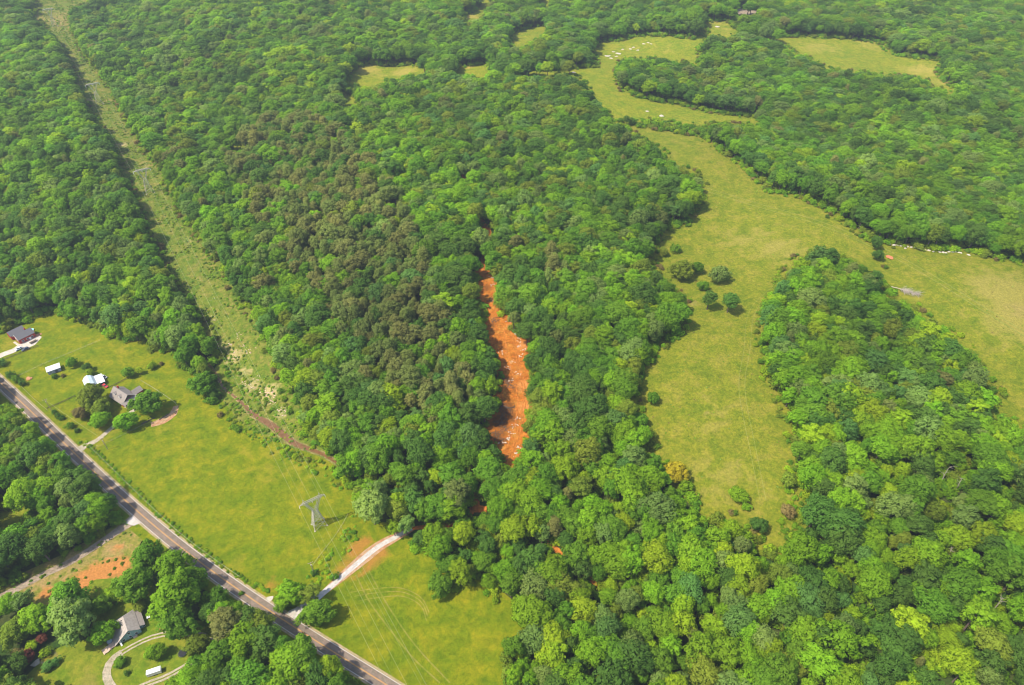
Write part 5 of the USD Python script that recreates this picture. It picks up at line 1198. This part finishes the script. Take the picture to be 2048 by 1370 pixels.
o = obj("rubble", rubble_mesh([(1034, 838), (1028, 852), (1022, 866), (1016, 878), (1008, 886), (1038, 892), (1030, 908), (1024, 760), (1035, 748)], rr, .16, .5, 1.0, 8), M["limestone"]); tag(o, "white stone rubble over the lower clay cut", "rubble", kind="stuff")
o = obj("rubble", rubble_mesh([(485, 765), (495, 772), (505, 776), (515, 782), (525, 786), (536, 788), (545, 784), (552, 792), (545, 805), (562, 820), (570, 826), (460, 690), (468, 702), (474, 715), (490, 695), (500, 702), (476, 672), (516, 755), (428, 636)], rr, .2, .6, 1.6, 7), M["tan_rock"]); tag(o, "rocky outcrop stones on the bank above the creek", "rubble", kind="stuff")
o = obj("rubble", rubble_mesh([(270, 1236), (590, 1234), (596, 1226), (586, 1246), (190, 892), (500, 775), (430, 700), (400, 560), (420, 600), (410, 640)], rr, .12, .35, 1.4, 4), M["limestone"]); tag(o, "scattered pale stones on drives and clearing", "rubble", kind="stuff")
rr = np.random.default_rng(91)
ms = []
for u_, v_ in [(1000, 850), (1006, 838), (1012, 826), (1004, 812), (1018, 818), (994, 868), (1015, 765), (1022, 772), (990, 640), (984, 600), (1010, 860), (1002, 880)]:
    c = P(u_, v_)
    for _ in range(16):
        q = c[:2] + rr.normal(size=2) * 1.8
        g, l, z_ = rr.uniform(0, 6.28), rr.uniform(.8, 2.6), H(q)
        d = np.array([math.cos(g), math.sin(g), rr.uniform(-.1, .35)]) * l
        p = np.array([q[0], q[1], z_ + .25])
        ms.append(tube([p - d, p, p + d], [.14, .1, .05], 4))
o = obj("logging_debris", join(ms), M["dark_wood"]); tag(o, "dark cut branches and roots strewn on the shaded side of the clay cut", "debris", kind="stuff")
def bare_tree(name, label, cat, base, h, r0, seed, lying=None, n=60):
    q = np.random.default_rng(seed)
    t = thing(name, label, cat, base)
    zs = np.linspace(0, h, 8)
    c = np.stack([np.cumsum(q.normal(size=8) * .12), np.cumsum(q.normal(size=8) * .12), zs], 1)
    ms = [tube(c, np.linspace(r0, r0 * .25, 8), 6)]
    parts = []
    for k in range(n):
        z0 = h * q.uniform(.35, .98)
        p = np.array([np.interp(z0, zs, c[:, i]) for i in (0, 1)] + [z0])
        d = unit(np.array([*q.normal(size=2), q.uniform(.3, 1.2)]))
        l = h * q.uniform(.12, .32)
        e = p + d * l
        m = (p + e) / 2 + q.normal(size=3) * .12 * l
        parts.append(tube([p, m, e], [r0 * .3, r0 * .18, r0 * .07], 4))
    if lying is not None:
        A = trimesh.transformations.rotation_matrix(lying[0], [0, 0, 1]) @ trimesh.transformations.rotation_matrix(math.radians(86), [0, 1, 0])
        for m in ms + parts:
            m.apply_transform(A)
            m.vertices[:, 2] = m.vertices[:, 2] * .55 + r0 + .9
    obj("trunk", ms[0], M["dead_wood"], t)
    for m in parts: obj("branch", m, M["dead_wood"], t)
a, b = P(1778, 575), P(1836, 591)
bare_tree("fallen_tree", "grey leafless tree fallen from the wood onto the pasture", "fallen tree", a + [0, 0, .0], float(np.hypot(*(b - a)[:2])), .38, 6, (frame(a, b),), 170)
for i, (((u_, v_), h_), lb) in enumerate(zip(SNAGS, ["tall leaning bare snag in the lower wood, the highest of the snags", "pale bare snag next to the highest snag", "pale bare snag in the open lower corner of the wood", "short broken snag among the dense lower trees", "thin bare snag below the two high snags", "short bare snag on the thin slope of the lower wood", "slender bare snag on the thin slope, beside the short one"])):
    bare_tree("dead_tree", lb, "dead tree", P(u_, v_) - [0, 0, .2], h_, .26, 60 + i, None, 9)
